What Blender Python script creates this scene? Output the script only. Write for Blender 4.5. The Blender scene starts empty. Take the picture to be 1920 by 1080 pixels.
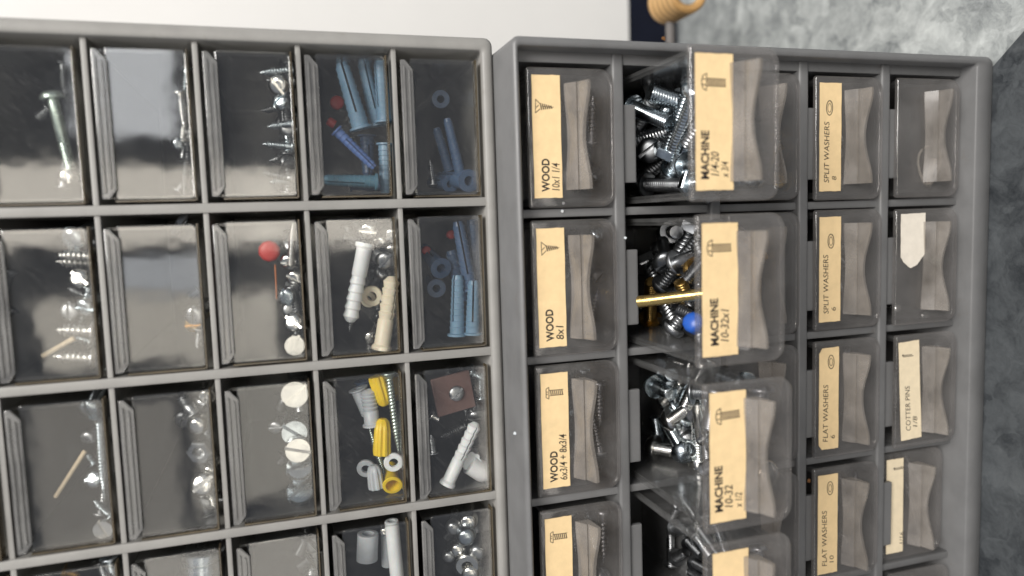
import bpy, bmesh, math, random
import numpy as np
from mathutils import Vector, Matrix, Euler
random.seed(7); np.random.seed(7)
scene = bpy.context.scene
COL = scene.collection

# ---------------------------------------------------------------- frame
# The picture was taken with the camera on its side.  Everything is measured in a frame
# u = down (picture right), v = sideways (picture up), w = out of the cabinet fronts.
H = 0.387                                   # the bench top lies at z = 0
def V(u, v, w): return Vector((v, -w, H - u))
CF = 1386.9                                 # focal length in photo pixels
CC = np.array([0.08982, -0.06419, 0.27047])
CR = np.array([[0.95412692, -0.03155532, 0.29773491],
               [0.05736141, 0.99527528, -0.07833759],
               [-0.29385623, 0.0918225, 0.951429]])
def ray(x, y): return CR.T @ np.array([(x-960)/CF, -(y-540)/CF, -1.0])
def at(x, y, w):
    d = ray(x, y); return CC + (w-CC[2])/d[2]*d
def at_u(x, y, u):
    d = ray(x, y); return CC + (u-CC[0])/d[0]*d

# ---------------------------------------------------------------- camera
cam = bpy.data.cameras.new('camera'); camo = bpy.data.objects.new('camera', cam); COL.objects.link(camo)
cam.sensor_width = 36; cam.lens = CF/1920*36; cam.clip_start = 0.01; cam.clip_end = 50
ax = [V(*CR[i]) - V(0, 0, 0) for i in range(3)]
camo.matrix_world = Matrix(((ax[0].x, ax[1].x, ax[2].x, 0), (ax[0].y, ax[1].y, ax[2].y, 0),
                            (ax[0].z, ax[1].z, ax[2].z, 0), (0, 0, 0, 1)))
camo.location = V(*CC)
cam.dof.use_dof = True; cam.dof.focus_distance = 0.29; cam.dof.aperture_fstop = 5.0
scene.camera = camo

# ---------------------------------------------------------------- light
world = bpy.data.worlds.new('World'); scene.world = world; world.use_nodes = True
bg = world.node_tree.nodes['Background']; bg.inputs[0].default_value = (0.80, 0.86, 1.0, 1); bg.inputs[1].default_value = 0.30
def area_lamp(name, pos, target, sx, sy, radiance, color):
    l = bpy.data.lights.new(name, 'AREA'); l.shape = 'RECTANGLE'; l.size = sx; l.size_y = sy
    l.energy = radiance*math.pi*sx*sy; l.color = color
    o = bpy.data.objects.new(name, l); COL.objects.link(o); o.location = V(*pos)
    d = V(*target) - V(*pos)
    o.rotation_euler = d.to_track_quat('-Z', 'X').to_euler()
    return o
# main soft light from above the cabinets, the bright doorway opposite them and lamps added for the panes to reflect
area_lamp('ceiling_lamp', (-1.0, 0.45, 1.05), (0.2, -0.08, 0), 0.8, 0.8, 20.0, (1.0, 0.965, 0.92))
def facing_lamp(name, u0, u1, v0, v1, w, radiance, color):
    l = bpy.data.lights.new(name, 'AREA'); l.shape = 'RECTANGLE'; l.size = v1-v0; l.size_y = u1-u0
    l.energy = radiance*math.pi*(u1-u0)*(v1-v0); l.color = color
    o = bpy.data.objects.new(name, l); COL.objects.link(o); o.location = V((u0+u1)/2, (v0+v1)/2, w)
    o.rotation_euler = (math.pi/2, 0, 0)   # shines along +Y, towards the cabinets
    return o
facing_lamp('doorway_lamp', -0.62, 0.16, -0.10, 0.075, 1.5, 4.6, (1.0, 0.92, 0.80))
facing_lamp('doorway_lamp', 0.163, 0.36, -0.105, -0.045, 1.5, 4.6, (1.0, 0.92, 0.80))
facing_lamp('reflection_lamp', -0.31, -0.12, 0.14, 0.36, 1.5, 4.2, (0.95, 0.97, 1.0))  # added bright patches, shaped only as reflections in the upper panes
facing_lamp('reflection_lamp', -0.25, -0.06, -0.205, -0.13, 1.5, 2.6, (0.93, 0.96, 1.0))
facing_lamp('reflection_lamp', -0.40, 0.06, -0.36, -0.21, 1.5, 2.9, (1.0, 0.92, 0.79))
facing_lamp('side_reflection_lamp', -0.44, -0.15, -0.78, -0.43, 1.5, 1.15, (1.0, 0.92, 0.80))  # added dim patches, gaps between them break up the pane reflections
facing_lamp('side_reflection_lamp', -0.80, -0.50, -0.70, -0.40, 1.5, 0.6, (1.0, 0.94, 0.86))
facing_lamp('side_reflection_lamp', -0.80, 0.30, -1.30, -1.16, 1.5, 0.8, (1.0, 0.92, 0.80))
facing_lamp('low_reflection_lamp', 0.55, 1.25, -1.0, 0.14, 1.5, 1.7, (1.0, 0.92, 0.82))  # added lamp: gives the labelled drawer fronts a tan reflection
facing_lamp('reflection_lamp', -0.12, 0.18, -0.70, -0.36, 1.5, 1.7, (1.0, 0.93, 0.80))  # more added patches, tan reflections for the third and fourth rows
facing_lamp('reflection_lamp', -0.30, 0.15, -1.15, -0.80, 1.5, 2.4, (1.0, 0.93, 0.82))

vs = scene.view_settings; vs.view_transform = 'Standard'; vs.look = 'None'; vs.exposure = 0.0; vs.gamma = 1.0
try: vs.use_curve_mapping = False
except Exception: pass
scene.render.engine = 'CYCLES'
cy = scene.cycles
cy.max_bounces = 12; cy.transparent_max_bounces = 40; cy.glossy_bounces = 5; cy.diffuse_bounces = 4
cy.caustics_reflective = False; cy.caustics_refractive = False
cy.use_denoising = True; cy.sample_clamp_indirect = 4.0; cy.sample_clamp_direct = 0.0

# ---------------------------------------------------------------- materials
class NT:
    def __init__(s, name):
        s.m = bpy.data.materials.new(name); s.m.use_nodes = True; s.t = s.m.node_tree; s.t.nodes.clear()
        s.out = s.n('ShaderNodeOutputMaterial')
    def n(s, typ, **kw):
        x = s.t.nodes.new(typ)
        for k, v in kw.items():
            if k.startswith('_'): setattr(x, k[1:], v)
        return x
    def l(s, a, b): s.t.links.new(a, b)
    def coord(s, scale=(1, 1, 1), rot=(0, 0, 0), kind='Object', rnd=True):
        tc = s.n('ShaderNodeTexCoord'); mp = s.n('ShaderNodeMapping')
        mp.inputs['Scale'].default_value = scale; mp.inputs['Rotation'].default_value = rot
        s.l(tc.outputs[kind], mp.inputs['Vector'])
        if rnd:
            oi = s.n('ShaderNodeObjectInfo'); ml = s.n('ShaderNodeMath', _operation='MULTIPLY'); ml.inputs[1].default_value = 31.0
            s.l(oi.outputs['Random'], ml.inputs[0]); s.l(ml.outputs[0], mp.inputs['Location'])
        return mp.outputs['Vector']
    def noise(s, vec, scale, detail=4, rough=0.6):
        x = s.n('ShaderNodeTexNoise'); x.inputs['Scale'].default_value = scale; x.inputs['Detail'].default_value = detail
        x.inputs['Roughness'].default_value = rough; s.l(vec, x.inputs['Vector']); return x.outputs['Fac']
    def ramp(s, fac, stops):
        r = s.n('ShaderNodeValToRGB'); e = r.color_ramp.elements
        while len(e) < len(stops): e.new(0.5)
        for i, (p, c) in enumerate(stops):
            e[i].position = p; e[i].color = (c, c, c, 1) if isinstance(c, (int, float)) else (*c, 1)
        s.l(fac, r.inputs[0]); return r.outputs[0]
    def math(s, op, a, b=None):
        x = s.n('ShaderNodeMath', _operation=op)
        for i, q in enumerate((a, b)):
            if q is None: continue
            if isinstance(q, (int, float)): x.inputs[i].default_value = q
            else: s.l(q, x.inputs[i])
        return x.outputs[0]

def principled(name, color, rough=0.5, metal=0.0, var=0.12, scale=400, bump=0.0, bscale=900, spec=0.5, rvar=0.1, trans=0.0, sss=0.0):
    t = NT(name); b = t.n('ShaderNodeBsdfPrincipled'); t.l(b.outputs[0], t.out.inputs[0])
    vec = t.coord()
    f = t.noise(vec, scale, 5)
    lo = tuple(max(0, c*(1-var)) for c in color); hi = tuple(min(1, c*(1+var)) for c in color)
    t.l(t.ramp(f, [(0.3, lo), (0.7, hi)]), b.inputs['Base Color'])
    f2 = t.noise(vec, scale*0.6, 3)
    t.l(t.ramp(f2, [(0.3, max(0.02, rough-rvar)), (0.7, min(1, rough+rvar))]), b.inputs['Roughness'])
    b.inputs['Metallic'].default_value = metal
    b.inputs['Specular IOR Level'].default_value = spec
    if trans: b.inputs['Transmission Weight'].default_value = trans
    if sss:
        b.inputs['Subsurface Weight'].default_value = sss; b.inputs['Subsurface Scale'].default_value = 0.003
    if bump:
        bp = t.n('ShaderNodeBump'); bp.inputs['Strength'].default_value = bump; bp.inputs['Distance'].default_value = 0.0004
        t.l(t.noise(vec, bscale, 3), bp.inputs['Height']); t.l(bp.outputs[0], b.inputs['Normal'])
    return t.m

def cabinet_plastic(name, color):
    t = NT(name); b = t.n('ShaderNodeBsdfPrincipled'); t.l(b.outputs[0], t.out.inputs[0])
    vec = t.coord(rnd=False)
    fine = t.noise(vec, 2200, 2); mid = t.noise(vec, 60, 5); dirt = t.noise(vec, 160, 6, 0.7)
    base = t.ramp(mid, [(0.3, tuple(c*0.88 for c in color)), (0.7, tuple(c*1.08 for c in color))])
    mx = t.n('ShaderNodeMixRGB'); mx.inputs[2].default_value = (0.10, 0.075, 0.045, 1)
    t.l(t.ramp(dirt, [(0.60, 0.0), (0.80, 0.35)]), mx.inputs[0]); t.l(base, mx.inputs[1])
    t.l(mx.outputs[0], b.inputs['Base Color'])
    t.l(t.ramp(mid, [(0.3, 0.36), (0.7, 0.52)]), b.inputs['Roughness'])
    bp = t.n('ShaderNodeBump'); bp.inputs['Strength'].default_value = 0.12; bp.inputs['Distance'].default_value = 0.0003
    t.l(fine, bp.inputs['Height']); t.l(bp.outputs[0], b.inputs['Normal'])
    return t.m

def clear_plastic(name, tint, rough, haze, hazecol, streak=0.0, gloss=1.0, bumpy=0.0, edge=0.0):
    """thin clear plastic: see-through, mirror-like by angle, slightly milky and scratched"""
    t = NT(name)
    lw = t.n('ShaderNodeLayerWeight'); lw.inputs['Blend'].default_value = 0.5
    fc = lw.outputs['Facing']
    fr = t.math('ADD', t.math('MULTIPLY', t.math('POWER', fc, 5.0), 0.9), 0.045*gloss)
    vec = t.coord()
    mp2 = t.n('ShaderNodeMapping'); mp2.inputs['Scale'].default_value = (3200, 200, 230); t.l(t.coord((1, 1, 1), (0, math.radians(-44), 0)), mp2.inputs['Vector']); sv = mp2.outputs['Vector']
    s1 = t.noise(sv, 1.0, 3, 0.7)
    cl = t.noise(vec, 70, 4)
    tr = t.n('ShaderNodeBsdfTransparent'); tr.inputs[0].default_value = (*tint, 1)
    gl = t.n('ShaderNodeBsdfGlossy'); gl.inputs['Color'].default_value = (1, 1, 1, 1)
    t.l(t.ramp(cl, [(0.3, rough*0.6), (0.7, rough*1.5)]), gl.inputs['Roughness'])
    if bumpy:
        bp = t.n('ShaderNodeBump'); bp.inputs['Strength'].default_value = bumpy; bp.inputs['Distance'].default_value = 0.0015
        t.l(t.noise(vec, 55, 2), bp.inputs['Height']); t.l(bp.outputs[0], gl.inputs['Normal'])
    m1 = t.n('ShaderNodeMixShader'); t.l(fr, m1.inputs[0]); t.l(tr.outputs[0], m1.inputs[1]); t.l(gl.outputs[0], m1.inputs[2])
    df = t.n('ShaderNodeBsdfDiffuse'); df.inputs[0].default_value = (*hazecol, 1)
    h = t.math('MULTIPLY', t.ramp(cl, [(0.25, 0.4), (0.75, 1.5)]), haze)
    if streak:
        h = t.math('ADD', h, t.math('MULTIPLY', t.ramp(s1, [(0.56, 0.0), (0.74, 1.0)]), streak))
    if edge:
        h = t.math('ADD', h, t.math('MULTIPLY', t.math('POWER', fc, 2.0), edge))
    m2 = t.n('ShaderNodeMixShader'); t.l(h, m2.inputs[0]); t.l(m1.outputs[0], m2.inputs[1]); t.l(df.outputs[0], m2.inputs[2])
    t.l(m2.outputs[0], t.out.inputs[0])
    return t.m

def galvanised(name, lo, hi, metal, rough):
    t = NT(name); b = t.n('ShaderNodeBsdfPrincipled'); t.l(b.outputs[0], t.out.inputs[0])
    vec = t.coord(rnd=False)
    wob = t.n('ShaderNodeTexNoise'); wob.inputs['Scale'].default_value = 45; wob.inputs['Detail'].default_value = 4; t.l(vec, wob.inputs['Vector'])
    mxv = t.n('ShaderNodeMixRGB', _blend_type='ADD'); mxv.inputs[0].default_value = 0.035
    t.l(vec, mxv.inputs[1]); t.l(wob.outputs['Color'], mxv.inputs[2])
    vo = t.n('ShaderNodeTexVoronoi'); vo.inputs['Scale'].default_value = 70; t.l(mxv.outputs[0], vo.inputs['Vector'])
    sep = t.n('ShaderNodeSeparateColor'); t.l(vo.outputs['Color'], sep.inputs[0])
    n2 = t.noise(mxv.outputs[0], 55, 8, 0.75)
    n3 = t.noise(vec, 9, 4)
    f = t.math('ADD', t.math('MULTIPLY', sep.outputs[0], 0.10), t.math('ADD', t.math('MULTIPLY', n2, 0.70), t.math('MULTIPLY', n3, 0.3)))
    t.l(t.ramp(f, [(0.42, lo), (0.56, tuple((a+c)/2 for a, c in zip(lo, hi))), (0.72, hi)]), b.inputs['Base Color'])
    t.l(t.ramp(f, [(0.4, rough+0.12), (0.7, rough-0.08)]), b.inputs['Roughness'])
    b.inputs['Metallic'].default_value = metal
    bp = t.n('ShaderNodeBump'); bp.inputs['Strength'].default_value = 0.25; bp.inputs['Distance'].default_value = 0.0005
    t.l(n2, bp.inputs['Height']); t.l(bp.outputs[0], b.inputs['Normal'])
    return t.m

M = {}
M['cab_top'] = cabinet_plastic('warm_grey_plastic', (0.285, 0.278, 0.262))
M['cab_low'] = cabinet_plastic('grey_plastic', (0.150, 0.150, 0.150))
M['pane'] = clear_plastic('scratched_clear_plastic', (0.93, 0.93, 0.92), 0.045, 0.008, (0.7, 0.7, 0.68), streak=0.045, gloss=1.15, bumpy=0.05)
M['tray'] = clear_plastic('clear_tray_plastic', (0.90, 0.90, 0.895), 0.12, 0.008, (0.6, 0.6, 0.58), gloss=0.7)
M['strip'] = clear_plastic('grey_clear_plastic', (0.62, 0.62, 0.61), 0.15, 0.30, (0.36, 0.355, 0.345), gloss=2.0, edge=0.15)
M['rim'] = clear_plastic('grimy_plastic_edge', (0.35, 0.31, 0.24), 0.2, 0.45, (0.17, 0.135, 0.085), gloss=1.5)
M['front'] = clear_plastic('smoky_clear_plastic', (0.86, 0.85, 0.85), 0.08, 0.085, (0.45, 0.43, 0.41), streak=0.05, gloss=1.5, bumpy=0.25, edge=0.28)
M['pull'] = clear_plastic('milky_plastic', (0.80, 0.78, 0.75), 0.20, 0.30, (0.46, 0.425, 0.39), gloss=2.0, edge=0.2)
M['wall2'] = clear_plastic('smoky_tray_plastic', (0.88, 0.88, 0.88), 0.12, 0.03, (0.5, 0.5, 0.49), gloss=1.2, edge=0.12)
M['paper'] = principled('tan_label_paper', (0.80, 0.60, 0.335), 0.85, var=0.06, scale=260, spec=0.2)
M['paper_white'] = principled('old_white_paper', (0.78, 0.72, 0.62), 0.9, var=0.06, scale=300, spec=0.2, bump=0.2)
M['paper_pale'] = principled('pale_label_paper', (0.80, 0.68, 0.48), 0.88, var=0.06, scale=300, spec=0.2)
M['ink'] = principled('black_ink', (0.035, 0.030, 0.028), 0.7, var=0.3, scale=1500, spec=0.2)
M['ink_soft'] = principled('grey_ink', (0.055, 0.045, 0.035), 0.8, var=0.3, scale=1500, spec=0.2)
M['zinc'] = principled('zinc_plate', (0.50, 0.55, 0.58), 0.24, 1.0, var=0.18, scale=300, rvar=0.10)
M['steel'] = principled('dull_steel', (0.40, 0.41, 0.42), 0.34, 1.0, var=0.25, scale=300, rvar=0.12)
M['dark_steel'] = principled('dark_steel', (0.16, 0.165, 0.17), 0.36, 1.0, var=0.3, scale=300)
M['nickel'] = principled('bright_nickel', (0.78, 0.77, 0.74), 0.20, 1.0, var=0.12, scale=200, rvar=0.06)
M['brass'] = principled('brass', (0.78, 0.55, 0.20), 0.25, 1.0, var=0.15, scale=200)
M['old_brass'] = principled('tarnished_brass', (0.42, 0.27, 0.09), 0.38, 1.0, var=0.3, scale=300)
M['green_zinc'] = principled('greenish_zinc', (0.55, 0.64, 0.58), 0.3, 0.9, var=0.15, scale=250)
def soft_plastic(n, c, r=0.42): return principled(n, c, r, var=0.08, scale=180, sss=0.15)
M['blue_pale'] = soft_plastic('pale_blue_plastic', (0.15, 0.255, 0.36))
M['blue_mid'] = soft_plastic('blue_plastic', (0.085, 0.15, 0.36))
M['blue_teal'] = soft_plastic('teal_blue_plastic', (0.07, 0.16, 0.22))
M['blue_dark'] = soft_plastic('dusky_blue_plastic', (0.055, 0.095, 0.17))
M['royal'] = soft_plastic('royal_blue_plastic', (0.02, 0.10, 0.45))
M['white'] = soft_plastic('white_plastic', (0.78, 0.79, 0.80))
M['milk'] = soft_plastic('translucent_white_plastic', (0.50, 0.53, 0.56))
M['beige'] = soft_plastic('beige_plastic', (0.74, 0.66, 0.51))
M['yellow'] = soft_plastic('yellow_plastic', (0.80, 0.56, 0.02))
M['red'] = soft_plastic('red_plastic', (0.55, 0.05, 0.04))
M['brown'] = principled('brown_hardboard', (0.115, 0.062, 0.052), 0.7, var=0.15, scale=300, bump=0.3)
M['stick'] = principled('pale_wood_splint', (0.62, 0.50, 0.34), 0.7, var=0.15, scale=300)
M['orange'] = principled('rusty_wire', (0.45, 0.16, 0.06), 0.6, var=0.2, scale=300)
M['twine'] = principled('off_white_twine', (0.62, 0.58, 0.50), 0.9, var=0.15, scale=600)
M['wall'] = principled('white_painted_wall', (0.70, 0.69, 0.67), 0.7, var=0.015, scale=30, bump=0.06, bscale=300)
M['navy'] = principled('dark_navy', (0.0045, 0.006, 0.014), 0.6, var=0.2, scale=60, spec=0.15)
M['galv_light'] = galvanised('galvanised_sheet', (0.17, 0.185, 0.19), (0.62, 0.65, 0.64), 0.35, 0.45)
M['galv_dark'] = galvanised('dark_galvanised_sheet', (0.020, 0.024, 0.029), (0.150, 0.163, 0.172), 0.30, 0.55)
M['dull_rod'] = principled('dull_painted_rod', (0.13, 0.12, 0.115), 0.6, var=0.2, scale=200)
M['rust'] = principled('rust_spot', (0.16, 0.07, 0.02), 0.8, var=0.4, scale=1500)
M['wood'] = None
t = NT('turned_wood'); b = t.n('ShaderNodeBsdfPrincipled'); t.l(b.outputs[0], t.out.inputs[0])
wv = t.n('ShaderNodeTexWave'); wv.inputs['Scale'].default_value = 60; wv.inputs['Distortion'].default_value = 3; wv.bands_direction = 'Y'
t.l(t.coord((1, 1, 1), rnd=False), wv.inputs['Vector'])
t.l(t.ramp(wv.outputs['Fac'], [(0.2, (0.44, 0.25, 0.09)), (0.8, (0.66, 0.41, 0.17))]), b.inputs['Base Color']); b.inputs['Roughness'].default_value = 0.5
M['wood'] = t.m

# ---------------------------------------------------------------- mesh helpers
class MB:
    """collects faces in u, v, w coordinates"""
    def __init__(s): s.v = []; s.f = []
    def add(s, vs, fs):
        o = len(s.v); s.v += [tuple(p) for p in vs]; s.f += [tuple(i+o for i in f) for f in fs]; return s
    def box(s, u0, u1, v0, v1, w0, w1):
        vs = [(a, b_, c) for a in (u0, u1) for b_ in (v0, v1) for c in (w0, w1)]
        return s.add(vs, [(0, 1, 3, 2), (4, 6, 7, 5), (0, 4, 5, 1), (2, 3, 7, 6), (0, 2, 6, 4), (1, 5, 7, 3)])
    def prism(s, poly, w0, w1):
        n = len(poly); vs = [(a, b_, w0) for a, b_ in poly] + [(a, b_, w1) for a, b_ in poly]
        return s.add(vs, [tuple(range(n))[::-1], tuple(range(n, 2*n))] + [(i, (i+1) % n, n+(i+1) % n, n+i) for i in range(n)])
    def mesh(s, name, origin=(0, 0, 0)):
        me = bpy.data.meshes.new(name); o = V(*origin)
        me.from_pydata([V(*p)-o for p in s.v], [], s.f); fix(me); return me
def fix(me):
    bm = bmesh.new(); bm.from_mesh(me); bmesh.ops.recalc_face_normals(bm, faces=bm.faces[:]); bm.to_mesh(me); bm.free(); me.update()
def smooth(me, ang=40):
    me.polygons.foreach_set('use_smooth', [True]*len(me.polygons))
    try: me.set_sharp_from_angle(angle=math.radians(ang))
    except Exception: pass
def bevel_mesh(me, width, seg=2, ang=35):
    bm = bmesh.new(); bm.from_mesh(me)
    es = [e for e in bm.edges if len(e.link_faces) == 2 and e.calc_face_angle(0) > math.radians(ang)]
    bmesh.ops.bevel(bm, geom=es, offset=width, segments=seg, affect='EDGES', clamp_overlap=True, profile=0.6)
    bmesh.ops.recalc_face_normals(bm, faces=bm.faces[:])
    bm.to_mesh(me); bm.free(); smooth(me, 45)
    mx = max(p.area for p in me.polygons)
    for p in me.polygons:
        if p.area > 0.12*mx: p.use_smooth = False          # broad faces stay truly flat
    return me
def link(name, me, mat, parent=None, loc=None):
    o = bpy.data.objects.new(name, me); COL.objects.link(o)
    if me is not None:
        if len(me.materials) == 0: me.materials.append(None)
        o.material_slots[0].link = 'OBJECT'; o.material_slots[0].material = M[mat] if isinstance(mat, str) else mat
    if parent is not None: o.parent = parent
    if loc is not None: o.location = loc
    return o
def tag(o, label, cat, group=None):
    o['label'] = label; o['category'] = cat
    if group: o['group'] = group
    return o
def thing(name, label, cat, origin, group=None):
    o = bpy.data.objects.new(name, None); COL.objects.link(o); o.location = V(*origin); o.empty_display_size = 0.005
    return tag(o, label, cat, group)
def rrect(u0, u1, v0, v1, r_top, r_bot, n=5):
    """rounded rectangle in u, v: r_top at u0 (upper edge), r_bot at u1 (lower edge)"""
    pts = []
    for cu, cv, r, a0 in ((u1, v1, r_bot, 0), (u0, v1, r_top, 90), (u0, v0, r_top, 180), (u1, v0, r_bot, 270)):
        cu2 = cu - r if cu == u1 else cu + r; cv2 = cv - r if cv == v1 else cv + r
        for i in range(n+1):
            a = math.radians(a0 + 90*i/n); pts.append((cu2 + r*math.cos(a), cv2 + r*math.sin(a)))
    return pts

# ---------------------------------------------------------------- setting
WALL_W = -0.242
o = link('wall', MB().box(-1.2, 0.3455, -1.2, 1.2, WALL_W-0.02, WALL_W).mesh('wall'), 'wall', loc=V(0, 0, 0)); o['kind'] = 'structure'
o = link('navy_strip', bevel_mesh(MB().box(0.3462, 0.3868, -1.2, 1.2, WALL_W-0.02, WALL_W-0.001).mesh('navy_strip'), 0.0006), 'navy', loc=V(0, 0, 0))  # near-black navy strip between wall and bench
tag(o, 'dark navy strip between the white wall and the galvanised bench', 'skirting board')
a = at_u(1868, 127, .387); c = at_u(1920, 68, .387)
o = link('bench_top', MB().box(0.387, 0.402, -1.2, 1.2, WALL_W-0.03, 0.60).mesh('bench_top'), 'galv_light', loc=V(0, 0, 0)); o['kind'] = 'structure'
# a second, darker sheet laid in front, its edge running out at an angle past the cabinet corner
sv, sw = a[1], a[2]; dv, dw = (c-a)[1], (c-a)[2]
k = 0.55/abs(dw)
sheet = MB()
poly = [(sv, sw-0.001), (sv+dv*20, sw+dw*20-0.001), (sv+dv*20, 0.58), (-0.9, 0.58), (-0.9, sw-0.001)]
n = len(poly)
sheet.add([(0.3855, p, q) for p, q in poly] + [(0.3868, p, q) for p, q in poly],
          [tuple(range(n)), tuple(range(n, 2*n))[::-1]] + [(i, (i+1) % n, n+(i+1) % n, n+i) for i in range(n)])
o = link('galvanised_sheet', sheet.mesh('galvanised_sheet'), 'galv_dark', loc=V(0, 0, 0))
tag(o, 'dark galvanised sheet lying on the bench before the cabinets', 'metal sheet')

# wooden knob on a thin rod beside the lower cabinet
def lathe(profile, n=24, closed=False):
    """profile of (r, z) pairs turned about local z"""
    vs = []; fs = []; m = len(profile)
    for r, z in profile:
        for i in range(n):
            a = 2*math.pi*i/n; vs.append((r*math.cos(a), r*math.sin(a), z))
    for j in range(m-1 if not closed else m):
        j2 = (j+1) % m
        for i in range(n):
            fs.append((j*n+i, j*n+(i+1) % n, j2*n+(i+1) % n, j2*n+i))
    if not closed:
        if profile[0][0] > 1e-7: fs.append(tuple(range(n))[::-1])
        if profile[-1][0] > 1e-7: fs.append(tuple((m-1)*n+i for i in range(n)))
    return vs, fs
def lmesh(name, vs, fs, ang=40):
    me = bpy.data.meshes.new(name); me.from_pydata(vs, [], fs)
    bm = bmesh.new(); bm.from_mesh(me); bmesh.ops.remove_doubles(bm, verts=bm.verts[:], dist=1e-6)
    bmesh.ops.recalc_face_normals(bm, faces=bm.faces[:]); bm.to_mesh(me); bm.free(); smooth(me, ang); return me
kn = at(1292, -17, -0.10)
knob = thing('wooden_knob', 'tan turned wooden knob on a thin grey rod beside the galvanised bench', 'knob', kn)
R0 = 0.0118; prof = [(R0*0.62, -0.001), (R0*0.68, 0.0), (R0*0.86, 0.0006), (R0*0.98, -0.0006), (R0, -0.003)]
for i in range(1, 6):
    z = -0.003-i*0.0042; prof += [(R0, z+0.0012), (R0*0.992, z+0.0004), (R0, z-0.0004)]
prof += [(R0*0.95, -0.0265), (R0*0.7, -0.0285), (0, -0.029)]
prof = [(0, -0.002), (R0*0.6, -0.002)] + prof
me = lmesh('knob_body', *lathe(prof, 36)); me.transform(Matrix.Rotation(math.radians(90), 4, 'X'))
link('handle', me, 'wood', knob)
me = lmesh('end_plate', *lathe([(0, -0.0014), (R0*0.55, -0.0014), (R0*0.6, -0.0019), (0, -0.0019)], 28)); me.transform(Matrix.Rotation(math.radians(90), 4, 'X'))
link('end_plate', me, 'galv_light', knob)
me = lmesh('rod', *lathe([(0, 0), (0.0027, 0), (0.0027, 0.10), (0, 0.10)], 14)); me.transform(Matrix.Translation((0, 0.021, 0)) @ Matrix.Rotation(math.radians(-90), 4, 'Y'))
link('rod', me, 'dull_rod', knob)

# ---------------------------------------------------------------- cabinets
A1, B1 = 0.03298, 0.0570           # pitch of the upper cabinet
A2, B2 = 0.04094, 0.05412          # pitch of the lower cabinet
U2, V2, W2 = 0.17072, -0.00817, 0.01672
def ring(u0, u1, v0, v1, iu0, iu1, iv0, iv1, draft, wf, wb):
    m = MB()
    o_ = rrect(u0, u1, v0, v1, 0.003, 0.003, 4); nn = len(o_)
    i_ = rrect(iu0, iu1, iv0, iv1, 0.0012, 0.0012, 4)
    d_ = rrect(iu0+draft, iu1-draft, iv0+draft, iv1-draft, 0.001, 0.001, 4)
    vs = [(a, b_, wb) for a, b_ in o_] + [(a, b_, wf-0.0014) for a, b_ in o_] 
    o2 = rrect(u0+0.0012, u1-0.0012, v0+0.0012, v1-0.0012, 0.002, 0.002, 4)
    vs += [(a, b_, wf) for a, b_ in o2] + [(a, b_, wf) for a, b_ in rrect(iu0-0.0006, iu1+0.0006, iv0-0.0006, iv1+0.0006, 0.0014, 0.0014, 4)]
    vs += [(a, b_, wf-0.0007) for a, b_ in i_] + [(a, b_, wb) for a, b_ in d_]
    fs = []
    for L in range(6):
        L2 = (L+1) % 6
        for i in range(nn): fs.append((L*nn+i, L*nn+(i+1) % nn, L2*nn+(i+1) % nn, L2*nn+i))
    m.add(vs, fs); return m
# upper cabinet
UP0 = (0.168, 0, 0)
upper = thing('drawer_cabinet', 'light grey plastic small parts cabinet of flat clear drawers, stacked on another cabinet', 'cabinet', UP0)
def part(name, mb, mat, parent, origin, bev=0.0, seg=2):
    me = mb.mesh(name, origin)
    if bev: bevel_mesh(me, bev, seg)
    return link(name, me, mat, parent)
NB1 = 5
me = ring(-4.4*A1, 0.1685, -NB1*B1-0.004, 0.0030, -4*A1+0.001, 0.1642, -NB1*B1+0.001, -0.0018, 0.0006, 0.0012, -0.15).mesh('housing', UP0); smooth(me, 50)
link('housing', me, 'cab_top', upper)
part('back_panel', MB().box(-4.3*A1, 0.1675, -NB1*B1-0.003, 0.002, -0.1535, -0.1495), 'cab_top', upper, UP0)
for r in range(1, NB1):
    part('divider', MB().box(-4*A1-0.001, 0.1652, -r*B1-0.00165, -r*B1+0.00165, -0.149, 0.0), 'cab_top', upper, UP0, 0.0005)
for cidx in range(-3, 5):
    part('shelf', MB().box(cidx*A1-0.0009, cidx*A1+0.0009, -NB1*B1-0.001, -0.0008, -0.149, -0.0009), 'cab_top', upper, UP0, 0.0004)
# lower cabinet
LO0 = (0.386, V2, W2)
lower = thing('drawer_cabinet', 'darker grey plastic small parts cabinet with paper labelled drawers, standing on the bench', 'cabinet', LO0)
NB2 = 5; WF = W2+0.0065; WB = -0.125
vb = V2-NB2*B2
me = ring(0.1688, 0.3856, vb-0.0055, -0.0012, U2+0.0006, U2+5*A2+0.0006, vb, V2+0.0035, 0.0012, WF, WB).mesh('housing', LO0); smooth(me, 50)
link('housing', me, 'cab_low', lower)
part('back_panel', MB().box(0.170, 0.385, vb-0.004, -0.003, WB-0.004, WB+0.0005), 'cab_low', lower, LO0)
part('upper_filler', MB().box(U2+0.001, U2+5*A2, V2-0.0004, V2+0.0042, WB+0.001, W2-0.001), 'cab_low', lower, LO0, 0.0008)
for cidx in range(1, 5):
    u = U2+cidx*A2
    part('shelf', MB().box(u-0.0023, u+0.0023, vb-0.001, V2+0.004, WB+0.001, W2), 'cab_low', lower, LO0, 0.0011, 3)
for r in range(1, NB2):
    v = V2-r*B2
    part('divider', MB().box(U2, U2+5*A2+0.001, v-0.0016, v+0.0016, WB+0.001, W2-0.0022), 'cab_low', lower, LO0, 0.0009, 2)
stopm = MB().box(0, 0.0058, -0.0145, 0.0145, -0.0022, 0.0)
stopme = bevel_mesh(stopm.mesh('drawer_stop'), 0.0007)
for cidx in range(1, 5):
    for r in range(NB2):
        s_ = link('drawer_stop', stopme, 'cab_low', lower)
        s_.location = V(U2+cidx*A2+0.0018, V2-(r+0.5)*B2-0.002, W2-0.0013) - V(*LO0)
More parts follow.
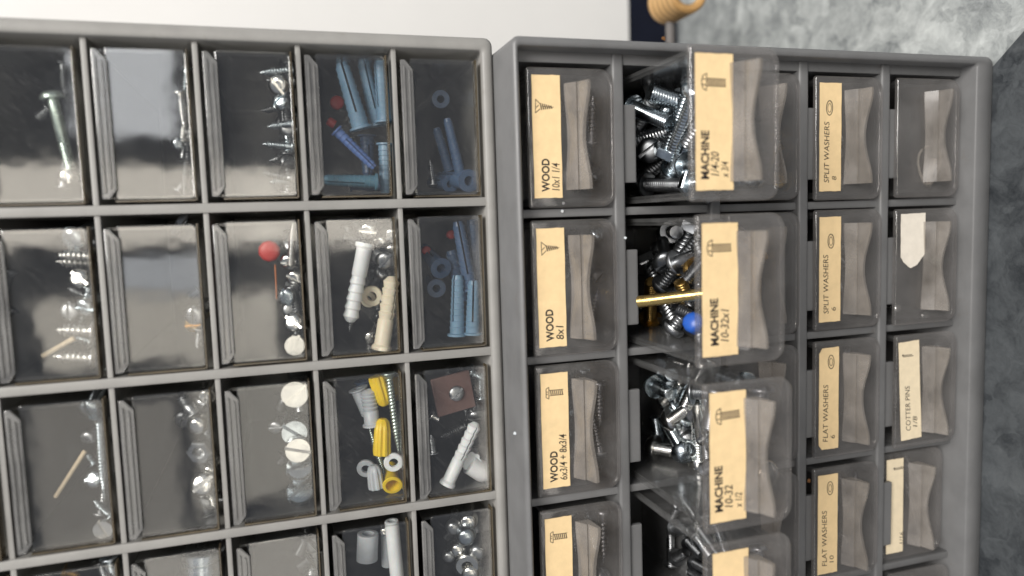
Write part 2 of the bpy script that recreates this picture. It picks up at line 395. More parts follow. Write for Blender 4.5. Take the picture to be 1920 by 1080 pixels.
# rust spots and nicks on the lower cabinet
def spot(name, x, y, w, r, mat, parent, org, normal='w'):
    p = at(x, y, w); pts = [(p[0]+r*(0.7+0.5*random.random())*math.cos(t_), p[1]+r*(0.7+0.5*random.random())*math.sin(t_)) for t_ in [i*math.pi/5 for i in range(10)]]
    part(name, MB().prism(pts, p[2], p[2]+0.00025), mat, parent, org)
spot('rust_spot', 1516, 901, W2+0.0002, 0.0009, 'rust', lower, LO0)
for fx, fy, fw in ((1172, 446, W2), (1054, 396, W2-.002), (1056, 381, W2-.002), (965, 812, WF)): spot('paint_fleck', fx, fy, fw+.0002, .00055, 'white', lower, LO0)
spot('rust_spot', 1244, 72, WF, 0.0008, 'rust', lower, LO0)

# ---------------------------------------------------------------- lettering
def text_mesh(body, width, height, bold=0.0, shear=0.0):
    cu = bpy.data.curves.new('lettering', 'FONT'); cu.body = body; cu.size = 1.0; cu.extrude = 0.0; cu.offset = bold; cu.shear = shear
    cu.resolution_u = 3
    ob = bpy.data.objects.new('tmp', cu); COL.objects.link(ob)
    dg = bpy.context.evaluated_depsgraph_get()
    me = bpy.data.meshes.new_from_object(ob.evaluated_get(dg)); bpy.data.objects.remove(ob); bpy.data.curves.remove(cu)
    co = np.empty(len(me.vertices)*3); me.vertices.foreach_get('co', co); co = co.reshape(-1, 3)
    x0, x1 = co[:, 0].min(), co[:, 0].max(); y0, y1 = co[:, 1].min(), co[:, 1].max()
    X = (co[:, 0]-x0)/(x1-x0)*width; Y = (co[:, 1]-y0)/(y1-y0)*height
    # text runs along +v, its top points to -u
    new = np.stack([X, np.zeros_like(X), Y], 1)      # world x = v, world z = -u, facing -y = +w
    me.vertices.foreach_set('co', new.ravel()); me.update()
    return me
def flat(mb_polys, name):
    """flat printed marks: polygons given as (along v, up) pairs, in metres"""
    vs = []; fs = []
    for p in mb_polys:
        o_ = len(vs); vs += [(x, 0, z) for x, z in p]; fs.append(tuple(range(o_, o_+len(p))))
    me = bpy.data.meshes.new(name); me.from_pydata(vs, [], fs); fix(me); return me
def stroke(x0, z0, x1, z1, wd):
    dx, dz = x1-x0, z1-z0; L = math.hypot(dx, dz) or 1; nx, nz = -dz/L*wd/2, dx/L*wd/2
    return [(x0+nx, z0+nz), (x1+nx, z1+nz), (x1-nx, z1-nz), (x0-nx, z0-nz)]
def icon_wood():       # countersunk wood screw drawn point down (towards +u); units mm
    P = []; q = 0.25
    P += [stroke(-2.4, 0, 2.4, 0, q), stroke(-2.4, 0, -0.8, -1.8, q), stroke(2.4, 0, 0.8, -1.8, q), stroke(-0.5, -0.2, 0.4, -1.2, q)]
    for i in range(6):
        z = -2.0-i*0.78; h_ = 1.15-i*0.12
        P.append(stroke(-h_, z-0.35, h_, z+0.25, 0.40))
    P.append(stroke(0, -1.8, 0, -6.9, 0.18))
    return P
def icon_pan():
    P = []; q = 0.25
    P += [stroke(-2.2, -1.3, 2.2, -1.3, q), stroke(-2.2, -1.3, -1.6, -0.2, q), stroke(2.2, -1.3, 1.6, -0.2, q), stroke(-1.6, -0.2, 1.6, -0.2, q), stroke(-0.6, -0.2, -0.3, -0.9, q), stroke(0.6, -0.2, 0.3, -0.9, q)]
    for i in range(7):
        z = -2.0-i*0.75; P.append(stroke(-1.05, z-0.3, 1.05, z+0.15, 0.36))
    P += [stroke(-1.0, -1.3, -1.0, -7.0, 0.2), stroke(1.0, -1.3, 1.0, -7.0, 0.2)]
    return P
def icon_machine():
    P = []; q = 0.3
    P += [stroke(-2.7, -1.8, 2.7, -1.8, q), stroke(-2.7, -1.8, -2.0, -0.4, q), stroke(2.7, -1.8, 2.0, -0.4, q), stroke(-2.0, -0.4, -0.6, 0, q), stroke(2.0, -0.4, 0.6, 0, q), stroke(-0.6, 0, 0.6, 0, q), stroke(-0.9, -0.3, -0.9, -1.6, q), stroke(0.9, -0.3, 0.9, -1.6, q)]
    for i in range(10):
        z = -2.3-i*0.68; P.append(stroke(-1.25, z-0.28, 1.25, z+0.05, 0.36))
    P += [stroke(-1.2, -1.8, -1.2, -8.9, 0.2), stroke(1.2, -1.8, 1.2, -8.9, 0.2)]
    return P
def icon_ring(rx, rz, inner):
    P = []
    n_ = 22
    for rr, wd in ((1.0, 0.35),) + (((inner, 0.25),) if inner else ()):
        pts = [(rx*rr*math.cos(2*math.pi*i/n_), rz*rr*math.sin(2*math.pi*i/n_)) for i in range(n_)]
        P += [stroke(*pts[i], *pts[(i+1) % n_], wd) for i in range(n_)]
    return P
def icon_pin():
    return [stroke(-0.35, 0.2, -0.35, -5.2, 0.3), stroke(0.25, 0, 0.25, -4.4, 0.3), stroke(-0.35, 0.2, 0.4, 0.9, 0.4), stroke(0.25, 0, 0.7, 0.7, 0.4)]
ICONS = {'wood': icon_wood(), 'pan': icon_pan(), 'machine': icon_machine(), 'split': icon_ring(2.9, 1.5, 0.6) + [stroke(2.0, -1.2, 2.6, -0.4, .3)], 'flat': icon_ring(2.9, 1.5, 0.55), 'pin': icon_pin()}
ICON_ME = {k: flat([[(x*0.001, z*0.001) for x, z in p] for p in P], k+'_icon') for k, P in ICONS.items()}

# ---------------------------------------------------------------- lower cabinet drawers
FU0, FU1, FV0, FV1 = 0.0050, 0.0388, -0.0521, -0.0022     # front panel relative to its opening
DEPTH = 0.105
def build_tray(u0, u1, v0, v1, wf, wb, r, tk, name, rim=0.0):
    m = MB()
    def prof(off, top):
        pts = [(top, v1-off)]
        for i in range(6):
            a_ = math.radians(90*i/5); pts.append((u1-r+(r-off)*math.sin(a_), v1-r+(r-off)*math.cos(a_)))
        for i in range(6):
            a_ = math.radians(90*i/5); pts.append((u1-r+(r-off)*math.cos(a_), v0+r-(r-off)*math.sin(a_)))
        pts.append((top, v0+off)); return pts
    P = prof(0, u0); Q = prof(tk, u0); nn = len(P)
    vs = [(a_, b_, wf) for a_, b_ in P] + [(a_, b_, wb) for a_, b_ in P] + [(a_, b_, wf) for a_, b_ in Q] + [(a_, b_, wb) for a_, b_ in Q]
    fs = []
    for i in range(nn-1):
        fs += [(i, i+1, nn+i+1, nn+i), (2*nn+i, 3*nn+i, 3*nn+i+1, 2*nn+i+1), (i, 2*nn+i, 2*nn+i+1, i+1), (nn+i, nn+i+1, 3*nn+i+1, 3*nn+i)]
    fs += [(0, nn, 3*nn, 2*nn), (nn-1, 3*nn-1, 4*nn-1, 2*nn-1)]
    m.add(vs, fs)
    m.box(u0, u1-0.0005, v0+0.0005, v1-0.0005, wb-tk, wb-0.00005)          # back wall
    if rim:
        m.box(u0-0.0008, u0+0.0007, v1+0.0001, v1+rim, wb, wf-0.001); m.box(u0-0.0008, u0+0.0007, v0-rim, v0-0.0001, wb, wf-0.001)
    me = m.mesh(name, (0, 0, 0)); smooth(me, 35); return me
TRAY2 = build_tray(FU0+0.0028, FU1-0.0012, FV0+0.0022, FV1-0.0022, -0.0002, -DEPTH, 0.0052, 0.0011, 'tray', 0.0014)
me = MB().prism(rrect(FU0, FU1, FV0, FV1, 0.0010, 0.0055, 6), 0.0, 0.0021).mesh('front_panel'); FRONT2 = bevel_mesh(me, 0.0009, 3)
# finger pull: a sloping ledge with a hollowed outer edge and a step halfway
m = MB(); NV = 18; rows_ = []
for i in range(NV+1):
    tt = i/NV; v = -0.0078-0.0380*tt; e_ = 1-math.sin(math.pi*min(1, max(0, (tt-0.06)/0.88)))**1.5
    ho = 0.0058+0.0030*e_                                           # how far it stands out
    prof = [(0.0200-0.0009*e_, 0.0019), (0.0221, 0.0064), (0.0226, 0.0055), (0.0229, 0.0066), (0.0216+0.0032*ho/0.0094, 0.0021+ho), (0.0232+0.0028*ho/0.0094, 0.0021+ho-0.0004), (0.0250, 0.0040), (0.0245, 0.0019)]
    rows_.append([(a_, v, w_) for a_, w_ in prof])
nn = len(rows_[0]); fs = []
for i in range(NV):
    for j in range(nn): fs.append((i*nn+j, i*nn+(j+1) % nn, (i+1)*nn+(j+1) % nn, (i+1)*nn+j))
fs += [tuple(range(nn)), tuple(NV*nn+j for j in range(nn))[::-1]]
m.add([p for r_ in rows_ for p in r_], fs); PULL2 = m.mesh('finger_pull'); smooth(PULL2, 30)

LABEL_ME = {}
def label_mesh(kind, hgt):
    key = (kind, hgt)
    if key in LABEL_ME: return LABEL_ME[key]
    if kind == 'torn':
        poly = [(0.0066, -0.0042), (0.0066+hgt, -0.0040), (0.0066+hgt, -0.0215), (0.0155, -0.0262), (0.0120, -0.0275), (0.0085, -0.0250), (0.0068, -0.0225)]
    elif kind == 'clipped':
        poly = [(0.0085, -0.0050), (0.0068+hgt, -0.0048), (0.0068+hgt, -0.0483), (0.0085, -0.0483), (0.0070, -0.0462), (0.0070, -0.0072)]
    else:
        poly = [(0.0068, -0.0050), (0.0068+hgt, -0.0050), (0.0068+hgt, -0.0485), (0.0068, -0.0485)]
    ring_ = []
    for i in range(len(poly)):                                  # slightly uneven cut edges
        p, q = poly[i], poly[(i+1) % len(poly)]; ns = 8
        for k_ in range(ns):
            f_ = k_/ns; j = 0.00009 if k_ else 0
            ring_.append((p[0]+(q[0]-p[0])*f_+random.uniform(-j, j), p[1]+(q[1]-p[1])*f_+random.uniform(-j, j)))
    me = MB().prism(ring_, 0.00215, 0.00240).mesh('label'); LABEL_ME[key] = me; return me
def lower_drawer(cidx, r, pull, desc, lab=None, lines=(), icon=None, ih=0.0107, mat='paper', tilt=0.0, du=0.0):
    org = (U2+cidx*A2, V2-r*B2, W2-0.0011+pull)
    d = thing('storage_drawer', desc, 'drawer', org, 'labelled drawers of the lower cabinet')
    jit = (random.uniform(-.0006, .0006), random.uniform(-.0006, .0006))
    d.location = d.location + (V(jit[0]*0.6, jit[1], 0)-V(0, 0, 0))
    link('tray', TRAY2, 'wall2', d); link('front_panel', FRONT2, 'front', d); link('finger_pull', PULL2, 'pull', d)
    if lab:
        lo = link('label', label_mesh(lab, ih), mat, d)
        lo.location = V(du, 0, 0)-V(0, 0, 0)
        if tilt: 
            pv = V(0.012, -0.0265, 0)-V(0, 0, 0); Rt = Matrix.Rotation(tilt, 4, 'Y')
            lo.matrix_basis = Matrix.Translation(lo.location) @ Matrix.Translation(pv) @ Rt @ Matrix.Translation(-pv)
        # each line: text, distance of its foot from the label's upper edge, start from the label's end, width, height, ink, bold, shear
        for (txt, foot, start, wd, hg, ink, bold, sh) in lines:
            lt = link('lettering', text_mesh(txt, wd, hg, bold, sh), ink, lo)
            lt.location = V(0.0068+foot, -0.0485+start, 0.00246)-V(0, 0, 0)
            lt.rotation_euler = (0, random.uniform(-.02, .02), 0)
        if icon:
            ic = link(icon[0]+'_icon', ICON_ME[icon[0]], icon[3] if len(icon) > 3 else 'ink', lo)
            ic.location = V(0.0068+icon[1], -0.0485+icon[2], 0.00246)-V(0, 0, 0)
            ic.rotation_euler = (0, random.uniform(-.05, .05), 0)
    return d, org
INK, SOFT = 'ink', 'ink_soft'
def wood_lines(second, w2_): return [('WOOD', 0.0058, 0.0022, 0.0118, 0.0031, INK, 0.03, 0.0), (second, 0.0096, 0.0026, w2_, 0.0030, SOFT, 0.01, 0.15)]
LD = {}
LD[0, 0] = lower_drawer(0, 0, 0.000, 'closed smoky drawer with tan paper label reading WOOD 10x1 1/4', 'plain', wood_lines('10x1 1/4', 0.0098), ('wood', 0.0012, 0.0325))
LD[0, 1] = lower_drawer(0, 1, 0.0005, 'closed smoky drawer with tan paper label reading WOOD 8x1', 'plain', wood_lines('8x1', 0.0052), ('wood', 0.0018, 0.0362))
LD[0, 2] = lower_drawer(0, 2, 0.0, 'closed smoky drawer with tan label reading WOOD 6x3/4 + 8x3/4', 'plain', wood_lines('6x3/4 + 8x3/4', 0.0175), ('pan', 0.0018, 0.0362))
LD[0, 3] = lower_drawer(0, 3, 0.0, 'closed smoky drawer with pan head screw label, next to WOOD 6x3/4 drawer', 'plain', wood_lines('6x1/2', 0.0095), ('pan', 0.0018, 0.0362))
def mach(l2, w_2, l3=None, off=0.0):
    L = [('MACHINE', 0.0047+off, 0.0036, 0.0155, 0.0031, INK, 0.035, 0.0), (l2, 0.0084+off, 0.0046, w_2, 0.0031, SOFT, 0.012, 0.2)]
    if l3: L.append((l3, 0.0119+off, 0.0040, 0.0052, 0.0027, SOFT, 0.012, 0.2))
    return L
LD[1, 0] = lower_drawer(1, 0, 0.0405, 'pulled-out clear drawer labelled MACHINE 1/4-20 x 3/4, full of machine bolts', 'plain', mach('1/4-20', 0.0078, 'x 3/4'), ('machine', 0.0022, 0.0345), ih=0.0138)
LD[1, 1] = lower_drawer(1, 1, 0.0435, 'pulled-out clear drawer labelled MACHINE 10-32x1, with a brass rod lying inside', 'plain', mach('10-32x1', 0.0108, None, 0.0012), ('machine', 0.0018, 0.0355), ih=0.0132)
LD[1, 2] = lower_drawer(1, 2, 0.0475, 'pulled-out clear drawer labelled MACHINE 10-32 x 1/2, full of shiny screws', 'plain', mach('10-32', 0.0076, 'x 1/2'), ('machine', 0.0022, 0.0355), ih=0.0135)
LD[1, 3] = lower_drawer(1, 3, 0.0475, 'pulled-out clear drawer next to MACHINE 10-32 x 1/2, its label barely showing', 'plain', mach('8-32', 0.0066), ('machine', 0.0022, 0.0320), ih=0.0135, du=0.001)
for r, nx in ((0, 'MACHINE 1/4-20 x 3/4'), (1, 'MACHINE 10-32x1'), (2, 'MACHINE 10-32 x 1/2')):
    LD[2, r] = lower_drawer(2, r, 0.0, 'closed smoky drawer half hidden behind the pulled-out %s drawer' % nx)
LD[2, 3] = lower_drawer(2, 3, 0.0, 'closed smoky drawer beside FLAT WASHERS 10, behind the pulled-out drawer with barely showing label')
def wash(kind, num): return [(kind+' WASHERS', 0.0046, 0.0035, 0.0245, 0.0025, INK, 0.0, 0.12), (num, 0.0082, 0.0045, 0.0016*len(num), 0.0022, SOFT, 0.0, 0.1)]
LD[3, 0] = lower_drawer(3, 0, 0.0, 'closed drawer labelled SPLIT WASHERS, above the unlabelled drawer', 'plain', wash('SPLIT', '8'), ('split', 0.0046, 0.0335, INK), ih=0.0105)
LD[3, 1] = lower_drawer(3, 1, 0.0, 'closed drawer labelled SPLIT WASHERS, above the torn white label', 'plain', wash('SPLIT', '6'), ('split', 0.0055, 0.0335, INK), ih=0.0105)
LD[3, 2] = lower_drawer(3, 2, 0.0, 'closed drawer labelled FLAT WASHERS 6, label corners clipped', 'clipped', wash('FLAT', '6'), ('flat', 0.0060, 0.0375, SOFT), ih=0.0100)
LD[3, 3] = lower_drawer(3, 3, 0.0005, 'closed drawer labelled FLAT WASHERS, above the partly covered pale label', 'plain', wash('FLAT', '10'), ('flat', 0.0060, 0.0375, SOFT), ih=0.0100)
LD[4, 0] = lower_drawer(4, 0, 0.0, 'closed drawer without any label, white tie lying inside')
LD[4, 1] = lower_drawer(4, 1, 0.0005, 'closed drawer with a torn blank white paper label', 'torn', (), None, ih=0.0130, mat='paper_white', du=0.0008)
LD[4, 2] = lower_drawer(4, 2, 0.001, 'closed drawer with pale tilted label reading COTTER PINS', 'plain', [('COTTER PINS', 0.0052, 0.0040, 0.0200, 0.0026, INK, 0.0, 0.15), ('1/8', 0.0088, 0.0050, 0.0050, 0.0024, SOFT, 0.0, 0.2)], ('pin', 0.0025, 0.0375), ih=0.0110, mat='paper_pale', tilt=-0.055, du=0.0004)
LD[4, 3] = lower_drawer(4, 3, -0.0050, 'closed drawer with narrow pale label partly covered by the grey stop', 'plain', [('1/16', 0.0098, 0.0035, 0.0055, 0.0026, INK, 0.0, 0.2)], ('pin', 0.0045, 0.0390), ih=0.0092, mat='paper_pale', tilt=-0.01)
LD[4, 4] = lower_drawer(4, 4, 0.0, 'closed drawer just past the one with a partly covered label')

# ---------------------------------------------------------------- upper cabinet drawers
TRAY1 = build_tray(0.0030, 0.0304, -0.0537, -0.0055, -0.0012, -0.135, 0.0022, 0.0010, 'tray')
me = MB().prism(rrect(0.0058, 0.0299, -0.0541, -0.0049, 0.0008, 0.0014, 3), -0.0010, 0.0003).mesh('front_panel'); FRONT1 = bevel_mesh(me, 0.0005, 2)
m = MB()   # grip strip along the upper edge, chamfered ends, with two ridges
def strip_poly(u0, u1, ins): return [(u0, -0.0058-ins), (u0+0.0016, -0.0058-ins), (u1, -0.0092-ins), (u1, -0.0505+ins), (u0+0.0022, -0.0537+ins), (u0, -0.0537+ins)]
m.prism(strip_poly(0.0022, 0.0066, 0), 0.00035, 0.0016); GRIP1 = bevel_mesh(m.mesh('grip_strip'), 0.0004, 2)
m = MB(); m.prism([(0.0030, -0.0080), (0.0037, -0.0085), (0.0037, -0.0515), (0.0030, -0.0520)], 0.00165, 0.0022)
m.prism([(0.0048, -0.0092), (0.0055, -0.0098), (0.0055, -0.0502), (0.0048, -0.0508)], 0.00165, 0.0022); RIDGE1 = bevel_mesh(m.mesh('grip_ridge'), 0.0002, 1)
m = MB(); m.box(0.02995, 0.0304, -0.0545, -0.0049, -0.004, 0.0004); m.box(0.0058, 0.02990, -0.05470, -0.05415, -0.004, 0.0004); RIM1 = m.mesh('edge_lip')
def upper_drawer(cidx, r, desc):
    org = (cidx*A1, -r*B1, 0.0)
    d = thing('storage_drawer', desc, 'drawer', org, 'flat clear drawers of the upper cabinet')
    d.rotation_euler = (random.uniform(-.004, .004), 0, random.uniform(-.004, .004))
    d.location = d.location + Vector((random.uniform(-.0004, .0004), random.uniform(-.0004, .0004), random.uniform(-.0003, .0003)))
    link('tray', TRAY1, 'tray', d); link('front_panel', FRONT1, 'pane', d)
    g = link('grip_strip', GRIP1, 'strip', d); link('grip_ridge', RIDGE1, 'strip', g)
    link('edge_lip', RIM1, 'rim', d)
    return d, org
UD = {
 (0, 0): 'flat clear drawer in shade holding a single long pale green bolt',
 (1, 0): 'flat clear drawer between the pale green bolt and the pile of pointed screws',
 (2, 0): 'flat clear drawer with pointed screws piled along its floor, next to pale blue plugs',
 (3, 0): 'flat clear drawer packed with pale blue wall plugs',
 (4, 0): 'flat clear drawer with a blue ring lying end on and dark blue plugs',
 (0, 1): 'flat clear drawer with sideways screws and a wood splint',
 (1, 1): 'flat clear drawer nearly empty, beside the drawer holding a red cap',
 (2, 1): 'flat clear drawer with a red cap among domed screws',
 (3, 1): 'flat clear drawer with a white and a beige barbed anchor',
 (4, 1): 'flat clear drawer with tall dusky blue plugs, next to the brown plate drawer',
 (0, 2): 'flat clear drawer with one long upright screw and a wood splint',
 (1, 2): 'flat clear drawer with a hex nut and fat slotted bolts',
 (2, 2): 'flat clear drawer with big round slotted heads in a row',
 (3, 2): 'flat clear drawer with yellow plugs and white washers',
 (4, 2): 'flat clear drawer with a brown square plate and white plugs',
 (0, 3): 'flat clear drawer with a few screws, beside the steel cylinder drawer',
 (1, 3): 'flat clear drawer holding a steel cylinder',
 (2, 3): 'flat clear drawer with dark screws, between steel cylinder and white tube drawers',
 (3, 3): 'flat clear drawer with a long white plastic tube',
 (4, 3): 'flat clear drawer with shiny ball-headed bolts',
 (-1, 2): 'flat clear drawer above the one with a long upright screw',
 (-1, 3): 'flat clear drawer above the one with few screws beside the cylinder',
}
for (c_, r_), dsc in UD.items(): upper_drawer(c_, r_, dsc)

# ---------------------------------------------------------------- hardware shapes (local z: head up, shank down)
def boolean(me, cutters):
    ob = bpy.data.objects.new('tmp', me); COL.objects.link(ob); cs = []
    for cm in cutters:
        co = bpy.data.objects.new('tmpc', cm); COL.objects.link(co); cs.append(co)
        md = ob.modifiers.new('b', 'BOOLEAN'); md.operation = 'DIFFERENCE'; md.object = co; md.solver = 'EXACT'
    dg = bpy.context.evaluated_depsgraph_get()
    out = bpy.data.meshes.new_from_object(ob.evaluated_get(dg))
    for x in [ob]+cs: bpy.data.objects.remove(x)
    smooth(out, 35); return out
def lbox(x0, x1, y0, y1, z0, z1):
    vs = [(a, b_, c) for a in (x0, x1) for b_ in (y0, y1) for c in (z0, z1)]
    me = bpy.data.meshes.new('cut'); me.from_pydata(vs, [], [(0, 1, 3, 2), (4, 6, 7, 5), (0, 4, 5, 1), (2, 3, 7, 6), (0, 2, 6, 4), (1, 5, 7, 3)]); fix(me); return me
def thread(name, L, R, root, pitch, taper=0.0, plain=0.0, n=12, point=True):
    vs = []; fs = []; per = 4; turns = (L-plain)/pitch; m_ = int(turns*per)
    prof = [(0.0, R*0.96)] + ([(-plain, R*0.96)] if plain else [])
    rings = 0
    for z, r in prof:
        for i in range(n): a_ = 2*math.pi*i/n; vs.append((r*math.cos(a_), r*math.sin(a_), z))
        rings += 1
    for j in range(1, m_+1):
        z = -plain-j*pitch/per; f_ = j/m_; tp = 1-taper*max(0, (f_-0.72)/0.28)
        for i in range(n):
            a_ = 2*math.pi*i/n; ph = ((-z-plain)/pitch + i/n) % 1.0; tri = 1-abs(2*ph-1)
            r = (root+(R-root)*min(1, tri*1.5))*tp
            vs.append((r*math.cos(a_), r*math.sin(a_), z))
        rings += 1
    for j in range(rings-1):
        for i in range(n): fs.append((j*n+i, j*n+(i+1) % n, (j+1)*n+(i+1) % n, (j+1)*n+i))
    fs.append(tuple((rings-1)*n+i for i in range(n)))
    fs.append(tuple(range(n))[::-1])
    me = bpy.data.meshes.new(name); me.from_pydata(vs, [], fs); fix(me); smooth(me, 55); return me
def dome_head(R, h, slot=True, flatness=0.55, name='head'):
    pr = [(0, 0), (R*0.97, 0), (R, h*0.12)] + [(R*math.cos(t_)**flatness, h*0.12+h*0.88*math.sin(t_)) for t_ in [math.pi/2*i/7 for i in range(1, 7)]] + [(0, h)]
    me = lmesh(name, *lathe(pr, 24), 50)
    return boolean(me, [lbox(-R*1.2, R*1.2, -R*0.15, R*0.15, h*0.25, h*2)]) if slot else me
def cheese_head(R, h):
    me = lmesh('head', *lathe([(0, 0), (R*0.95, 0), (R, h*0.15), (R, h*0.8), (R*0.93, h), (0, h)], 28), 30)
    return boolean(me, [lbox(-R*1.2, R*1.2, -R*0.13, R*0.13, h*0.2, h*2)])
def hex_mesh(R, h, hole=0.0, name='head'):
    me = lmesh(name, *lathe([(0, 0), (R*0.92, 0), (R, h*0.12), (R, h*0.85), (R*0.9, h), (0, h)], 6), 20)
    if hole:
        c_ = lmesh('c', *lathe([(0, -h), (hole, -h), (hole, 2*h), (0, 2*h)], 16)); me = boolean(me, [c_])
    return me
def csk_head(R, h):
    me = lmesh('head', *lathe([(0, -h), (R*0.4, -h), (R*0.97, -h*0.1), (R, 0), (R*0.96, h*0.1), (0, h*0.12)], 24), 30)
    return boolean(me, [lbox(-R*1.2, R*1.2, -R*0.11, R*0.11, -h*0.35, h)])
mm = 0.001
PROTO = {}
PROTO['wood_screw'] = dict(parts=[('head', dome_head(3.4*mm, 2.0*mm)), ('shank', thread('shank', 20*mm, 1.9*mm, 1.15*mm, 1.7*mm, 0.85, 3*mm))], L=20*mm, R=3.4*mm, top=2*mm)
PROTO['coarse_screw'] = dict(parts=[('head', dome_head(3.6*mm, 2.2*mm)), ('shank', thread('shank', 16*mm, 2.25*mm, 1.2*mm, 2.3*mm, 0.75, 0, 16))], L=16*mm, R=3.6*mm, top=2.2*mm)
PROTO['long_screw'] = dict(parts=[('head', csk_head(3.4*mm, 2.2*mm)), ('shank', thread('shank', 30*mm, 1.75*mm, 1.25*mm, 1.25*mm, 0.8))], L=30*mm, R=3.4*mm, top=0.3*mm)
PROTO['machine_screw'] = dict(parts=[('head', dome_head(4.2*mm, 2.6*mm)), ('shank', thread('shank', 18*mm, 2.35*mm, 1.95*mm, 0.95*mm))], L=18*mm, R=4.2*mm, top=2.6*mm)
PROTO['plain_bolt'] = dict(parts=[('head', dome_head(4.6*mm, 3.0*mm)), ('shank', thread('shank', 26*mm, 2.3*mm, 1.95*mm, 0.95*mm, 0, 16*mm))], L=26*mm, R=4.6*mm, top=3*mm)
PROTO['hex_bolt'] = dict(parts=[('head', hex_mesh(5.2*mm, 3.4*mm)), ('shank', thread('shank', 20*mm, 2.9*mm, 2.4*mm, 1.15*mm))], L=20*mm, R=5.2*mm, top=3.4*mm)
PROTO['flat_screw'] = dict(parts=[('head', cheese_head(4.6*mm, 2.6*mm)), ('shank', thread('shank', 12*mm, 2.3*mm, 1.95*mm, 0.95*mm))], L=12*mm, R=4.6*mm, top=2.6*mm)
PROTO['ball_bolt'] = dict(parts=[('head', dome_head(4.4*mm, 4.6*mm, False, 0.5)), ('shank', thread('shank', 14*mm, 2.3*mm, 1.95*mm, 0.95*mm))], L=14*mm, R=4.4*mm, top=4.6*mm)
PROTO['hex_nut'] = dict(parts=[('nut', hex_mesh(5.0*mm, 3.4*mm, 2.5*mm, 'nut'))], L=3.4*mm, R=5*mm, top=3.4*mm)
def plug_mesh(L, R, fl):
    pr = [(R*0.58, 0.9*mm), (R*fl, 0.9*mm), (R*fl, 0), (R, -0.4*mm)]
    z = -0.4*mm; k_ = 9
    for i in range(k_):
        z0 = -L*(0.08+0.9*i/k_); rr = R*(1-0.22*i/k_); pr += [(rr, z0), (rr*1.07, z0-L*0.045), (rr*0.95, z0-L*0.05)]
    pr += [(R*0.62, -L), (R*0.40, -L), (R*0.55, -L*0.5)]
    me = lmesh('body', *lathe(pr, 20, True), 40)
    return boolean(me, [lbox(-R*2, R*2, -R*0.12, R*0.12, -L*1.1, -L*0.22)])
PROTO['wall_plug'] = dict(parts=[('body', plug_mesh(26*mm, 3.3*mm, 1.35))], L=26*mm, R=3.3*mm, top=0.9*mm)
def anchor_mesh(L, R):
    pr = [(R*0.5, 1.2*mm), (R*1.25, 1.2*mm), (R*1.25, 0), (R*1.0, -1*mm), (R*0.98, -L*0.38)]
    for i in range(5):
        z0 = -L*(0.40+0.11*i); pr += [(R*0.86, z0), (R*1.04, z0-L*0.085), (R*0.9, z0-L*0.10)]
    pr += [(R*0.55, -L*0.99), (R*0.35, -L), (R*0.45, -L*0.5)]
    me = lmesh('body', *lathe(pr, 20, True), 40)
    return boolean(me, [lbox(-R*2, R*2, -R*0.16, R*0.16, -L*0.94, -L*0.40)])
PROTO['barbed_anchor'] = dict(parts=[('body', anchor_mesh(28*mm, 3.3*mm))], L=28*mm, R=3.3*mm, top=1.2*mm)
def tube_mesh(name, L, R, ri): return lmesh(name, *lathe([(ri, 0), (R*0.92, 0), (R, -0.3*mm), (R, -L+0.3*mm), (R*0.94, -L), (ri, -L)], 24, True), 35)
PROTO['washer'] = dict(parts=[('ring', tube_mesh('ring', 1.6*mm, 4.0*mm, 1.9*mm))], L=1.6*mm, R=4*mm, top=0)
PROTO['tube'] = dict(parts=[('body', tube_mesh('body', 26*mm, 2.9*mm, 1.7*mm))], L=26*mm, R=2.9*mm, top=0)
PROTO['cup_plug'] = dict(parts=[('body', lmesh('body', *lathe([(0, -9*mm), (2.1*mm, -7*mm), (2.7*mm, 0), (3.7*mm, 0), (3.9*mm, -.5*mm), (3.4*mm, -1.6*mm), (2.9*mm, -3*mm), (2.5*mm, -12*mm), (1.5*mm, -13*mm), (0, -13*mm)], 24), 40))], L=13*mm, R=3.9*mm, top=0)
def fluted(L, R):
    vs = []; n_ = 24; zs = [0, -L*.1, -L*.7, -L*.92, -L]; rs = [.95, 1, .9, .72, .4]
    for z, r in zip(zs, rs):
        for i in range(n_): a_ = 2*math.pi*i/n_; q = R*r*(1+(0.06 if i % 3 else -0.10)); vs.append((q*math.cos(a_), q*math.sin(a_), z))
    fs = [(j*n_+i, j*n_+(i+1) % n_, (j+1)*n_+(i+1) % n_, (j+1)*n_+i) for j in range(4) for i in range(n_)] + [tuple(range(n_)), tuple(4*n_+i for i in range(n_))]
    return lmesh('body', vs, fs, 40)
PROTO['fluted_plug'] = dict(parts=[('body', fluted(14*mm, 3.3*mm))], L=14*mm, R=3.3*mm, top=0)
PROTO['stick'] = dict(parts=[('body', lmesh('body', *lathe([(0, 0), (.8*mm, 0), (.7*mm, -20*mm), (0, -20*mm)], 7), 60))], L=20*mm, R=.8*mm, top=0)
PROTO['rod'] = dict(parts=[('body', lmesh('body', *lathe([(0, 0), (1.9*mm, 0), (2.2*mm, -.3*mm), (2.2*mm, -39.7*mm), (1.9*mm, -40*mm), (0, -40*mm)], 20), 40))], L=40*mm, R=2.2*mm, top=0)
PROTO['cap'] = dict(parts=[('body', lmesh('body', *lathe([(0, 1.6*mm), (2.6*mm, 1.6*mm), (3.6*mm, 1.0*mm), (3.9*mm, 0), (3.7*mm, -4*mm), (0, -4*mm)], 10), 50))], L=4*mm, R=3.9*mm, top=1.6*mm)
PROTO['cylinder'] = dict(parts=[('body', lmesh('body', *lathe([(0, 0), (6*mm, 0), (6.6*mm, -.6*mm), (6.6*mm, -4*mm), (6.2*mm, -4.4*mm), (6.2*mm, -5*mm), (6.6*mm, -5.4*mm), (6.6*mm, -14*mm), (0, -14*mm)], 28), 35))], L=14*mm, R=6.6*mm, top=0)

